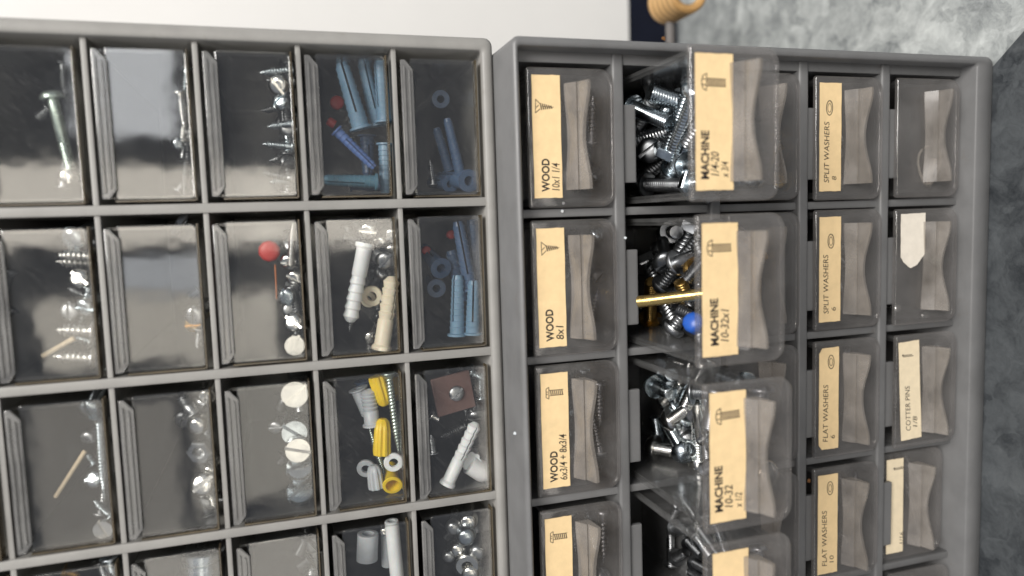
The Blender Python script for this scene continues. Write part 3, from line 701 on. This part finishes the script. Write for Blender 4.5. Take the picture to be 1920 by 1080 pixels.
NAMES = {'coarse_screw': ('screw', 'screw'), 'wood_screw': ('screw', 'screw'), 'long_screw': ('screw', 'screw'), 'machine_screw': ('screw', 'screw'), 'plain_bolt': ('bolt', 'bolt'),
         'hex_bolt': ('bolt', 'bolt'), 'flat_screw': ('screw', 'screw'), 'ball_bolt': ('bolt', 'bolt'), 'hex_nut': ('nut', 'nut'), 'wall_plug': ('wall_plug', 'wall plug'),
         'barbed_anchor': ('plastic_anchor', 'anchor'), 'washer': ('washer', 'washer'), 'tube': ('plastic_tube', 'tube'), 'cup_plug': ('wall_plug', 'wall plug'),
         'fluted_plug': ('wall_plug', 'wall plug'), 'stick': ('wood_splint', 'splint'), 'rod': ('metal_rod', 'rod'), 'cap': ('plastic_button', 'button'), 'cylinder': ('steel_cylinder', 'cylinder')}
DESC = {'zinc': 'zinc plated', 'steel': 'dull steel', 'dark_steel': 'dark steel', 'nickel': 'bright', 'brass': 'brass', 'old_brass': 'tarnished brass', 'green_zinc': 'pale green', 'blue_pale': 'pale blue',
        'blue_mid': 'strong blue', 'blue_teal': 'teal', 'blue_dark': 'dusky blue', 'royal': 'royal blue', 'white': 'white', 'milk': 'translucent white', 'beige': 'beige', 'yellow': 'yellow', 'red': 'red', 'stick': 'pale', 'orange': 'rusty'}
KIND = {'coarse_screw': 'coarse threaded screw', 'wood_screw': 'pointed screw', 'long_screw': 'long thin screw', 'machine_screw': 'domed slotted screw', 'plain_bolt': 'long round-headed bolt', 'hex_bolt': 'hex bolt', 'flat_screw': 'flat slotted screw', 'ball_bolt': 'ball-headed bolt',
        'hex_nut': 'hex nut', 'wall_plug': 'split wall plug', 'barbed_anchor': 'barbed plastic anchor', 'washer': 'ring washer', 'tube': 'plastic tube', 'cup_plug': 'cup-ended plug', 'fluted_plug': 'fluted plug', 'stick': 'wood splint', 'rod': 'metal rod', 'cap': 'plastic cap', 'cylinder': 'steel cylinder'}
PLACED = {}
def spawn(kind, mat, head, tip, where, k=1.0, roll=None, stretch=True, label=None):
    """head and tip in u, v, w: the head's foot and the far end"""
    P = PROTO[kind]; nm, cat = NAMES[kind]
    h_ = V(*head); t_ = V(*tip); d = h_-t_; L = d.length
    q = d.to_track_quat('Z', 'Y')
    rl = random.uniform(0, 6.28) if roll is None else roll
    s_ = L/P['L'] if stretch else k
    mt = Matrix.Translation(h_) @ q.to_matrix().to_4x4() @ Matrix.Rotation(rl, 4, 'Z') @ Matrix.Diagonal((k, k, s_, 1))
    lab = label or '%s %s %s' % (DESC[mat], KIND[kind], where)
    grp = '%s %ss %s' % (DESC[mat], KIND[kind], where)
    if len(P['parts']) == 1:
        o = link(nm, P['parts'][0][1], mat); tag(o, lab, cat, grp)
    else:
        o = bpy.data.objects.new(nm, None); COL.objects.link(o); o.empty_display_size = 0.003; tag(o, lab, cat, grp)
        for pn, me in P['parts']: link(pn, me, mat, o)
    o.matrix_world = mt
    return o
def px(kind, mat, where, x0, y0, x1, y1, w, k=1.0, w1=None, **kw):
    """head at pixel 0 and far end at pixel 1, both w millimetres behind the drawer fronts"""
    return spawn(kind, mat, at(x0, y0, w*mm), at(x1, y1, (w if w1 is None else w1)*mm), where, k, **kw)
def face(kind, mat, where, x, y, w, k=1.0, lean=(0, 0), **kw):
    """seen head on: the head points out of the drawer"""
    p = at(x, y, w*mm); L = PROTO[kind]['L']*k
    return spawn(kind, mat, p, p+np.array([lean[0]*L, lean[1]*L, -L]), where, k, stretch=False, **kw)

# ---------------------------------------------------------------- contents of the upper drawers
W_ = 'in the drawer with the single pale green bolt'
px('plain_bolt', 'green_zinc', '', 99, 186, 132, 318, -7, 0.80, label='long pale green bolt leaning in a shaded flat clear drawer')
px('machine_screw', 'steel', W_, 92, 206, 70, 222, -14, 0.7); face('machine_screw', 'nickel', W_, 126, 330, -6, 0.55)
px('wood_screw', 'steel', W_, 118, 350, 120, 300, -12, 0.7); px('wood_screw', 'dark_steel', W_, 118, 120, 122, 180, -12, 0.7)
W_ = 'between the pale green bolt and the pointed screw pile'
px('wood_screw', 'nickel', W_, 338, 176, 347, 245, -8, 0.75); px('machine_screw', 'nickel', W_, 343, 262, 349, 200, -10, 0.55); face('machine_screw', 'zinc', W_, 336, 270, -9, 0.55, (-.3, .2))
px('long_screw', 'dark_steel', W_, 350, 300, 346, 366, -5, 0.8); px('wood_screw', 'steel', W_, 335, 358, 352, 335, -9, 0.7)
px('wood_screw', 'zinc', W_, 350, 130, 347, 180, -14, 0.7)
W_ = 'in the screw pile beside the pale blue plugs'
for i, y in enumerate((133, 152, 205, 236, 272, 300, 328, 347)):
    px('wood_screw', ('zinc', 'steel', 'dark_steel', 'zinc')[i % 4], W_, 546+random.uniform(-4, 4), y+random.uniform(-8, 8), 487+(i*13) % 24, y+random.uniform(-6, 6), -5-(i*5) % 14, 0.75)
face('machine_screw', 'nickel', W_, 523, 160, -5, 0.85, (0.3, 0.3)); face('machine_screw', 'zinc', W_, 527, 190, -8, 0.75, (0.5, -.2)); face('machine_screw', 'steel', W_, 541, 240, -7, 0.7)
for y0, y1 in ((120, 190), (180, 250), (250, 315), (290, 362), (310, 245)):
    px('wood_screw', random.choice(['zinc', 'dark_steel']), W_, 541+random.uniform(-8, 5), y0, 548+random.uniform(-8, 3), y1, -12, 0.8)
W_ = 'in the drawer packed with pale blue plugs'
px('wall_plug', 'blue_pale', W_, 676, 238, 640, 118, -9, 0.95); px('wall_plug', 'blue_pale', W_, 708, 232, 680, 112, -14, 0.85); px('wall_plug', 'blue_pale', W_, 722, 226, 712, 115, -9, 0.85)
px('wall_plug', 'blue_mid', W_, 632, 246, 702, 314, -5, 0.55, label='strong blue slim wall plug lying aslant among pale blue plugs')
px('wall_plug', 'blue_teal', W_, 704, 341, 607, 337, -7, 0.72, label='teal wall plug lying flat beneath the pale blue plugs')
px('wall_plug', 'blue_dark', W_, 688, 256, 690, 330, -18, 0.8); px('wall_plug', 'blue_pale', W_, 722, 272, 722, 362, -10, 0.75); px('wall_plug', 'blue_dark', W_, 660, 345, 715, 350, -17, 0.7)
face('cap', 'red', W_, 632, 192, -26, 0.7); px('cap', 'red', W_, 618, 228, 628, 234, -22, 0.45)
W_ = 'in the drawer with a blue ring end on'
face('wall_plug', 'blue_dark', W_, 877, 339, -5, 0.98, (-.25, .1), label='dusky blue wall plug end on like a ring, beside the cabinet rim')
face('wall_plug', 'blue_dark', W_, 843, 345, -14, 0.75, (-.2, .1)); px('wall_plug', 'blue_dark', W_, 862, 322, 838, 222, -12, 0.62); px('wall_plug', 'blue_dark', W_, 842, 318, 818, 240, -22, 0.62)
face('wall_plug', 'blue_dark', W_, 826, 186, -26, 0.8, (.1, .1)); px('wood_screw', 'steel', W_, 812, 345, 806, 300, -20, .6)
W_ = 'in the drawer of sideways screws'
for y, w in ((478, -6), (490, -11), (618, -5), (668, -5)): px('coarse_screw', 'nickel', W_, 172, y+3, 95+(y % 13), y, w, 1.0)
face('machine_screw', 'zinc', W_, 138, 446, -6, 0.95, (.3, .3)); face('machine_screw', 'nickel', W_, 150, 522, -6, 0.8, (.2, -.3)); face('machine_screw', 'steel', W_, 132, 583, -8, 0.75, (.2, 0)); face('machine_screw', 'zinc', W_, 160, 575, -6, 0.8, (.5, .3))
px('wood_screw', 'zinc', W_, 168, 540, 150, 606, -12, 0.85); px('wood_screw', 'steel', W_, 172, 560, 128, 540, -16, 0.9); px('machine_screw', 'zinc', W_, 170, 640, 130, 630, -15, 0.8)
px('stick', 'stick', W_, 140, 634, 80, 668, -9, 1.2, label='pale wood splint lying among sideways screws')
px('wood_screw', 'dark_steel', W_, 20, 510, 8, 560, -8, 0.7); px('wood_screw', 'dark_steel', W_, 26, 580, 6, 600, -12, 0.6)
W_ = 'in the nearly empty drawer beside the red cap'
px('hex_nut', 'dark_steel', W_, 346, 420, 358, 426, -7, 1.1); px('machine_screw', 'dark_steel', W_, 362, 432, 342, 448, -12, 0.9); face('machine_screw', 'steel', W_, 366, 590, -6, 0.85, (.3, .2)); face('machine_screw', 'old_brass', W_, 362, 608, -10, 0.7, (.3, .2))
px('wood_screw', 'steel', W_, 374, 618, 370, 655, -9, 0.7); px('wood_screw', 'dark_steel', W_, 372, 545, 352, 560, -13, 0.7)
W_ = 'in the drawer with the red cap'
face('cap', 'red', '', 505, 471, -7, 0.98, label='red plastic cap lying in a dark round ring')
px('cylinder', 'dark_steel', W_, 508, 462, 520, 470, -26, 0.85, label='dark round cylinder behind the red plastic cap')
px('long_screw', 'nickel', W_, 545, 500, 550, 418, -6, 0.85); face('machine_screw', 'nickel', W_, 541, 490, -7, 0.7, (.3, .2)); face('machine_screw', 'zinc', W_, 538, 556, -6, 0.8, (.3, .2)); face('machine_screw', 'nickel', W_, 551, 604, -5, 0.85, (.3, -.2))
face('flat_screw', 'nickel', W_, 553, 646, -4, 0.82, (.05, .05), roll=2.7); px('wood_screw', 'steel', W_, 546, 540, 560, 600, -10, 0.8); face('machine_screw', 'nickel', W_, 552, 520, -10, 0.7, (.4, .3)); face('machine_screw', 'steel', W_, 544, 580, -12, 0.7)
px('stick', 'orange', W_, 516, 496, 519, 560, -10, 0.5, label='rusty wire standing beneath the red cap')
W_ = 'in the drawer with barbed anchors'
px('barbed_anchor', 'white', '', 684, 462, 656, 604, -5, 0.86, label='white barbed plastic anchor leaning with a screw in it')
px('wood_screw', 'dark_steel', W_, 662, 570, 655, 622, -5, 0.55)
px('barbed_anchor', 'beige', '', 716, 650, 736, 518, -4.5, 0.92, label='beige barbed plastic anchor standing beside the white one')
face('washer', 'beige', W_, 697, 556, -9, 1.0, (.3, .2)); face('washer', 'beige', W_, 690, 562, -14, .8, (.5, .2))
for x, y, s in ((690, 432, .8), (712, 455, .85), (722, 488, .85), (735, 440, .7), (705, 480, .7), (694, 632, .6), (735, 470, .7)): face('machine_screw', random.choice(['nickel', 'steel']), W_, x, y, -6-random.uniform(0, 8), s, (.3, .3))
for x0, y0, x1, y1 in ((650, 425, 665, 470), (668, 420, 690, 470), (645, 445, 680, 452), (700, 420, 715, 500), (738, 500, 725, 430), (748, 540, 742, 470)): px('wood_screw', random.choice(['dark_steel', 'steel']), W_, x0, y0, x1, y1, -13, 0.8)
W_ = 'in the drawer with tall dusky blue plugs'
px('wall_plug', 'blue_dark', W_, 882, 540, 858, 415, -9, 0.85); px('wall_plug', 'blue_dark', W_, 897, 540, 884, 412, -13, 0.85); px('wall_plug', 'blue_pale', W_, 857, 626, 858, 516, -7, 0.85); px('wall_plug', 'blue_pale', W_, 886, 624, 888, 526, -6, 0.85)
face('wall_plug', 'blue_dark', W_, 826, 502, -17, 0.95, (-.1, .3)); face('wall_plug', 'blue_dark', W_, 818, 540, -22, 0.85, (.1, .1)); px('wall_plug', 'blue_dark', W_, 868, 560, 845, 470, -20, .85)
face('cap', 'red', W_, 846, 440, -30, 0.5); face('cap', 'red', W_, 800, 470, -30, 0.5)
W_ = 'in the drawer with the long upright screw'
px('long_screw', 'zinc', '', 186, 782, 196, 935, -5, 0.98, label='long upright zinc screw in the drawer with a wood splint')
face('machine_screw', 'zinc', W_, 170, 764, -6, 0.95, (.2, .6)); face('machine_screw', 'steel', W_, 166, 820, -12, 0.6, (.3, .2)); px('wood_screw', 'zinc', W_, 176, 868, 163, 852, -9, 0.7); face('machine_screw', 'zinc', W_, 176, 898, -8, 0.75, (.4, -.3))
px('wood_screw', 'zinc', W_, 206, 966, 176, 938, -6, 0.8); face('flat_screw', 'nickel', W_, 196, 989, -4, 0.72, (.1, .1), roll=.4); px('wood_screw', 'steel', W_, 190, 960, 200, 890, -14, .8)
px('stick', 'stick', W_, 160, 845, 104, 932, -9, 1.0, label='pale wood splint leaning behind the long upright screw')
W_ = 'in the drawer with the hex nut'
px('plain_bolt', 'steel', W_, 362, 772, 340, 742, -7, 0.95); face('ball_bolt', 'nickel', W_, 374, 792, -6, 0.85, (.3, .3)); face('machine_screw', 'dark_steel', W_, 345, 785, -12, 0.8, (.2, .2))
face('hex_nut', 'steel', '', 378, 842, -6, 0.9, (.3, .25), label='dull hex nut among fat slotted bolts'); face('ball_bolt', 'steel', W_, 380, 843, -7.5, 0.55, (.3, .25))
face('machine_screw', 'nickel', W_, 381, 907, -5, 1.0, (.2, -.2), roll=2.2); face('machine_screw', 'nickel', W_, 392, 884, -9, 0.6, (.4, .2)); px('wood_screw', 'nickel', W_, 396, 925, 402, 950, -8, 0.8)
px('plain_bolt', 'steel', W_, 392, 740, 372, 765, -10, 0.9); face('machine_screw', 'nickel', W_, 388, 742, -8, 0.75, (.2, .4)); px('machine_screw', 'dark_steel', W_, 385, 880, 375, 860, -14, 0.9); px('machine_screw', 'dark_steel', W_, 392, 960, 380, 930, -14, 0.9)
W_ = 'in the row of big slotted heads'
face('flat_screw', 'nickel', W_, 553, 736, -4, 1.10, (.05, .05), roll=2.2); px('flat_screw', 'zinc', W_, 553, 806, 556, 780, -7, 1.05, -22); face('flat_screw', 'nickel', W_, 559, 841, -4.5, 1.02, (.05, 0), roll=1.3)
px('flat_screw', 'zinc', W_, 561, 882, 560, 915, -7, 1.05, -20); px('flat_screw', 'zinc', W_, 562, 925, 562, 948, -9, 1.05, -18); face('machine_screw', 'steel', W_, 517, 800, -10, 0.62, (.3, .2)); px('plain_bolt', 'dark_steel', W_, 535, 745, 525, 770, -12, 0.9); px('machine_screw', 'dark_steel', W_, 535, 855, 525, 870, -14, 0.9)
W_ = 'in the drawer with yellow plugs'
px('fluted_plug', 'yellow', W_, 706, 705, 722, 760, -8, 0.95); px('fluted_plug', 'yellow', W_, 716, 852, 718, 785, -6, 1.0); face('cup_plug', 'yellow', '', 736, 911, -4, 0.98, (.1, .35), label='yellow plug turned cup end on beside white washers')
px('long_screw', 'green_zinc', W_, 728, 700, 748, 852, -6, 0.85, label='long pale green screw standing between yellow plugs'); px('long_screw', 'green_zinc', W_, 722, 892, 692, 800, -14, 0.75, label='pale green screw leaning behind the translucent plugs')
face('washer', 'white', W_, 738, 868, -4, 0.92, (.1, .1)); px('barbed_anchor', 'milk', W_, 698, 795, 690, 730, -9, 0.9); px('wall_plug', 'milk', W_, 672, 730, 690, 780, -14, 0.85); px('fluted_plug', 'milk', W_, 706, 915, 700, 872, -8, 0.9)
face('washer', 'milk', W_, 686, 880, -10, 0.9, (.3, .2)); px('wall_plug', 'blue_dark', W_, 680, 715, 690, 760, -20, 0.8); px('fluted_plug', 'yellow', W_, 742, 705, 745, 750, -16, 0.9)
W_ = 'in the drawer with the brown plate'
p0 = at(851, 738, -0.005); pl = thing('square_plate', 'brown square hardboard plate with a screw through its middle', 'plate', p0)
me = MB().box(-.0078, .0078, -.0075, .0075, -.0014, .0).mesh('board'); bevel_mesh(me, .0003, 1); bo = link('board', me, 'brown', pl); bo.rotation_euler = (.06, math.radians(-9), 0)
sc_ = link('screw_head', PROTO['machine_screw']['parts'][0][1], 'steel', pl); sc_.rotation_euler = (math.radians(90), .9, 0); sc_.location = V(.001, 0, .0)-V(0, 0, 0); sc_.scale = (.72, .72, .5)
px('barbed_anchor', 'white', W_, 840, 905, 893, 792, -5, 0.78, label='white plastic anchor leaning in the drawer with the brown plate'); face('fluted_plug', 'white', W_, 884, 866, -8, 1.2, (.2, -.1)); px('cap', 'white', W_, 905, 885, 880, 870, -9, 1.1)
px('machine_screw', 'zinc', W_, 880, 697, 910, 712, -10, .8); px('wood_screw', 'zinc', W_, 902, 745, 900, 700, -10, .85); px('machine_screw', 'nickel', W_, 808, 778, 822, 786, -8, .6); px('wood_screw', 'steel', W_, 812, 848, 808, 815, -10, .7)
px('wood_screw', 'dark_steel', W_, 870, 800, 825, 820, -20, 1.0); px('wood_screw', 'dark_steel', W_, 900, 820, 870, 790, -22, 1.0)
W_ = 'in the drawer with few screws beside the cylinder'
px('wood_screw', 'zinc', W_, 205, 1046, 214, 1078, -5, 0.9); px('wood_screw', 'steel', W_, 190, 1052, 200, 1085, -9, 0.9); face('machine_screw', 'zinc', W_, 212, 1060, -7, 0.7); px('wood_screw', 'old_brass', W_, 120, 1072, 150, 1078, -9, 0.9)
px('cylinder', 'zinc', '', 381, 1028, 381, 1084, -8, 1.12, label='fat grooved steel cylinder lying in a flat clear drawer'); 
W_ = 'between steel cylinder and white tube drawers'
px('machine_screw', 'dark_steel', W_, 575, 1010, 560, 1040, -8, 0.95); px('machine_screw', 'dark_steel', W_, 580, 1050, 560, 1065, -8, 0.95); px('machine_screw', 'steel', W_, 590, 1030, 585, 1075, -12, 0.95); face('machine_screw', 'dark_steel', W_, 588, 1020, -8, .8)
W_ = 'in the drawer with the white tube'
px('tube', 'white', '', 734, 976, 746, 1095, -5, 0.92, label='long white plastic tube standing in a flat clear drawer'); px('tube', 'milk', W_, 690, 1000, 688, 1050, -10, 1.4); px('tube', 'milk', W_, 726, 1000, 728, 1060, -14, 0.9); face('machine_screw', 'nickel', W_, 722, 996, -7, 0.45)
W_ = 'in the drawer of ball-headed bolts'
for x, y, s, m_ in ((878, 972, .95, 'nickel'), (874, 1000, .95, 'zinc'), (858, 1026, .8, 'nickel'), (882, 1068, .95, 'nickel'), (850, 985, .7, 'steel'), (895, 1030, .8, 'steel'), (842, 1040, .6, 'steel')): face('ball_bolt', m_, W_, x, y, -6-random.uniform(0, 5), s, (.3, .2))
face('washer', 'nickel', W_, 876, 1062, -5, 1.2, (.3, .2)); px('plain_bolt', 'dark_steel', W_, 860, 980, 835, 1010, -16, .9); px('plain_bolt', 'dark_steel', W_, 890, 1000, 860, 1050, -18, .9)

# ---------------------------------------------------------------- loose piles that have settled in the trays
def settle(segs, rad, box, fixed=0, iters=220):
    S = np.array(segs, float); R_ = np.array(rad); n_ = len(S); Ln = np.linalg.norm(S[:, 1]-S[:, 0], axis=1)
    ts = np.linspace(0, 1, 6); K = len(ts); own = np.repeat(np.arange(n_), K)
    mob = np.ones(n_); mob[:fixed] = 0
    lo = np.array([b_[0] for b_ in box]); hi = np.array([b_[1] for b_ in box])
    for it in range(iters):
        g = 0.00022 if it < iters*0.8 else 0.00004
        S[:, :, 0] += g*mob[:, None]
        P = (S[:, None, 0]*(1-ts)[None, :, None]+S[:, None, 1]*ts[None, :, None]).reshape(-1, 3)
        D = P[:, None]-P[None]; dist = np.linalg.norm(D, axis=2)+1e-9
        need = R_[own][:, None]+R_[own][None]; pen = np.clip(need-dist, 0, None); pen[own[:, None] == own[None]] = 0
        mv = (D/dist[..., None]*pen[..., None]*0.28).sum(1); mv = np.clip(mv, -.0008, .0008)
        mv = mv.reshape(n_, K, 3)
        S[:, 0] += (mv*(1-ts)[None, :, None]).sum(1)/3*mob[:, None]; S[:, 1] += (mv*ts[None, :, None]).sum(1)/3*mob[:, None]
        S = np.where(mob[:, None, None] > 0, np.clip(S, lo+R_[:, None, None], hi-R_[:, None, None]), S)
        c_ = S.mean(1); d_ = S[:, 1]-S[:, 0]; d_ = d_/np.linalg.norm(d_, axis=1)[:, None]*Ln[:, None]
        S = np.stack([c_-d_/2, c_+d_/2], 1)
    return S
def pile(dr, n_, choices, where, length, k=1.0, front=0.004, back=0.075, flatness=0.5, top=0.012, fixed=()):
    d, org = LD[dr]
    box = [(org[0]+0.004, org[0]+FU1-0.0025), (org[1]+FV0+0.0036, org[1]+FV1-0.0036), (org[2]-back, org[2]-front)]
    segs = [f_[:2] for f_ in fixed]; rad = [f_[2] for f_ in fixed]
    for i in range(n_):
        L = length*random.uniform(0.8, 1.2); c_ = np.array([random.uniform(box[0][0]+top, box[0][1]), random.uniform(*box[1]), random.uniform(*box[2])])
        a_ = random.uniform(0, math.pi*2); e_ = random.gauss(0, flatness)
        dd = np.array([math.sin(e_), math.cos(a_)*math.cos(e_), math.sin(a_)*math.cos(e_)])
        segs.append((c_-dd*L/2, c_+dd*L/2)); rad.append(0.0027*k)
    S = settle(segs, rad, box, len(fixed))
    for i in range(len(fixed), len(S)):
        kind, mat = random.choice(choices)
        spawn(kind, mat, S[i, 0], S[i, 1], where, k*random.uniform(.92, 1.05))
MIXED = [('hex_bolt', 'zinc'), ('machine_screw', 'zinc'), ('machine_screw', 'steel'), ('hex_bolt', 'steel'), ('machine_screw', 'dark_steel')]
o0 = LD[1, 0][1]
pile((1, 0), 32, MIXED, 'in the pulled-out MACHINE 1/4-20 drawer', 0.022, 1.3, top=0.004)
o1 = LD[1, 1][1]
rodA = at(1196, 566, 0.030); rodB = at(1345, 548, 0.050)
spawn('rod', 'brass', rodA, rodB, '', 0.95, label='bright brass rod lying across the pulled-out MACHINE 10-32x1 drawer')
pile((1, 1), 34, [('machine_screw', 'steel'), ('plain_bolt', 'dark_steel'), ('machine_screw', 'dark_steel'), ('machine_screw', 'old_brass'), ('plain_bolt', 'steel'), ('machine_screw', 'steel'), ('plain_bolt', 'dark_steel'), ('hex_bolt', 'steel')], 'in the pulled-out MACHINE 10-32x1 drawer', 0.025, 1.15, top=0.004,
     fixed=[(rodA, rodB, .0024)])
p_ = at(1300, 605, 0.042); spawn('cap', 'royal', p_, p_+np.array([.004, -.002, -.003]), '', 1.0, label='royal blue plastic cap beside the brass rod')
pile((1, 2), 36, [('ball_bolt', 'zinc'), ('machine_screw', 'zinc'), ('machine_screw', 'zinc'), ('machine_screw', 'steel'), ('ball_bolt', 'nickel')], 'in the pulled-out MACHINE 10-32 x 1/2 drawer', 0.014, 1.2, top=0.003)
pile((1, 3), 18, [('machine_screw', 'steel'), ('machine_screw', 'dark_steel')], 'in the pulled-out drawer next to MACHINE 10-32 x 1/2', 0.013, 0.9)
for r, nm in ((0, 'WOOD 10x1 1/4'), (1, 'WOOD 8x1'), (2, 'WOOD 6x3/4'), (3, 'pan head screw')):
    pile((0, r), (7, 5, 14, 8)[r], [('wood_screw', 'zinc'), ('wood_screw', 'steel'), ('wood_screw', 'dark_steel')], 'behind the front of the %s drawer' % nm, 0.018, 0.85, front=0.0035, back=0.045, top=0.012)
pile((2, 0), 3, [('machine_screw', 'brass')], 'in the drawer behind the pulled-out MACHINE 1/4-20 drawer', 0.014, 0.9, front=.0035, back=.02)
for r in (0, 1, 2, 3):
    d, org = LD[3, r]
    for i in range(6):
        p = np.array([org[0]+0.034-0.0016*(i % 3), org[1]-0.012-0.006*i+random.uniform(-.002, .002), org[2]-0.008-random.uniform(0, .015)])
        spawn('washer', 'steel', p, p+np.array([.0008, random.uniform(-.0004, .0004), random.uniform(-.0006, .0006)]), 'on the floor of the %s' % ('SPLIT WASHERS drawer above the unlabelled one', 'SPLIT WASHERS drawer above the torn label', 'FLAT WASHERS drawer with clipped label', 'FLAT WASHERS drawer above the covered label')[r], 0.8, stretch=False)
# twine tie in the unlabelled drawer
d, org = LD[4, 0]
tie = thing('twine_tie', 'off-white twine tie lying on the floor of the unlabelled drawer', 'tie', (org[0]+.034, org[1]-.038, org[2]-.01))
def tube_path(pts, r, n_=8):
    vs = []; fs = []
    pts = [Vector(p) for p in pts]
    for i, p in enumerate(pts):
        t_ = (pts[min(i+1, len(pts)-1)]-pts[max(i-1, 0)]).normalized(); a_ = t_.orthogonal().normalized(); b_ = t_.cross(a_)
        for j in range(n_): q = 2*math.pi*j/n_; vs.append(p+a_*math.cos(q)*r+b_*math.sin(q)*r)
    for i in range(len(pts)-1):
        for j in range(n_): fs.append((i*n_+j, i*n_+(j+1) % n_, (i+1)*n_+(j+1) % n_, (i+1)*n_+j))
    fs += [tuple(range(n_)), tuple((len(pts)-1)*n_+j for j in range(n_))]
    return lmesh('strand', vs, fs, 60)
lp = [(0.009*math.cos(t_), 0.004*math.sin(t_)*1.4, 0.0012*math.sin(2*t_)-.001) for t_ in [i*2*math.pi/22 for i in range(20)]]
link('loop', tube_path(lp, .0005), 'twine', tie); link('knot_end', tube_path([(-.008, -.002, .001), (-.004, -.003, .0015), (.003, -.004, .0005)], .0013), 'paper_white', tie)
# thin steel strip behind the torn label
d, org = LD[4, 1]
st = thing('steel_strip', 'dark bent steel strip standing behind the torn white label', 'metal strip', (org[0]+.035, org[1]-.03, org[2]-.006))
m = MB(); m.prism([(.036, -.0255), (.0372, -.030), (.016, -.0185), (.0155, -.0160)], -.0052, -.0045); me = m.mesh('blade'); me.transform(Matrix.Translation(V(*org)-st.location)); link('blade', me, 'green_zinc', st)
m = MB(); m.prism([(.037, -.0310), (.0372, -.042), (.033, -.040), (.030, -.031)], -.0062, -.0055); me = m.mesh('foot'); me.transform(Matrix.Translation(V(*org)-st.location)); link('foot', me, 'dark_steel', st)
for x, y in ((1678, 578), (1728, 592)): face('ball_bolt', 'nickel', 'on the floor of the torn label drawer', x, y, W2/mm-8, .5)
pile((4, 3), 5, [('long_screw', 'steel')], 'in the drawer with partly covered label', 0.02, .6, front=.0035, back=.03)
pile((4, 2), 5, [('long_screw', 'steel')], 'in the COTTER PINS drawer', 0.02, .6, front=.0035, back=.03)

def upper_heap(cidx, r, n_, choices, where, length, k, v0=0.0, v1=1.0, high=0.012):
    o_ = (cidx*A1, -r*B1)
    va, vb_ = o_[1]-0.0075, o_[1]-0.0522
    box = [(o_[0]+0.0288-high, o_[0]+0.0293), (vb_+(va-vb_)*v0, vb_+(va-vb_)*v1), (-0.055, -0.009)]
    segs = []; rad = []
    for i in range(n_):
        L = length*random.uniform(.8, 1.2); c_ = np.array([random.uniform(*box[0]), random.uniform(*box[1]), random.uniform(*box[2])])
        a_ = random.uniform(0, 6.28); e_ = random.gauss(0, .35); dd = np.array([math.sin(e_), math.cos(a_)*math.cos(e_), math.sin(a_)*math.cos(e_)])
        segs.append((c_-dd*L/2, c_+dd*L/2)); rad.append(.0022*k)
    S = settle(segs, rad, box, 0, 160)
    for q in S:
        kind, mat = random.choice(choices); spawn(kind, mat, q[0], q[1], where, k)
SC = [('wood_screw', 'steel'), ('wood_screw', 'dark_steel'), ('machine_screw', 'steel')]
upper_heap(1, 0, 6, SC, 'between the pale green bolt and the pointed screw pile', .013, .75)
upper_heap(2, 0, 12, SC, 'in the screw pile beside the pale blue plugs', .014, .8)
upper_heap(0, 1, 10, SC, 'in the drawer of sideways screws', .015, .85)
upper_heap(2, 1, 9, SC, 'in the drawer with the red cap', .013, .8)
upper_heap(3, 1, 10, SC, 'in the drawer with barbed anchors', .015, .85)
upper_heap(0, 2, 8, SC, 'in the drawer with the long upright screw', .015, .8)
upper_heap(1, 2, 8, SC, 'in the drawer with the hex nut', .016, .95)
upper_heap(2, 2, 9, [('machine_screw', 'dark_steel'), ('machine_screw', 'steel')], 'in the row of big slotted heads', .015, 1.0)
upper_heap(4, 2, 6, SC, 'in the drawer with the brown plate', .014, .8)
upper_heap(2, 3, 7, SC, 'between steel cylinder and white tube drawers', .015, .9)
upper_heap(4, 3, 8, [('ball_bolt', 'steel'), ('plain_bolt', 'dark_steel')], 'in the drawer of ball-headed bolts', .015, .9)
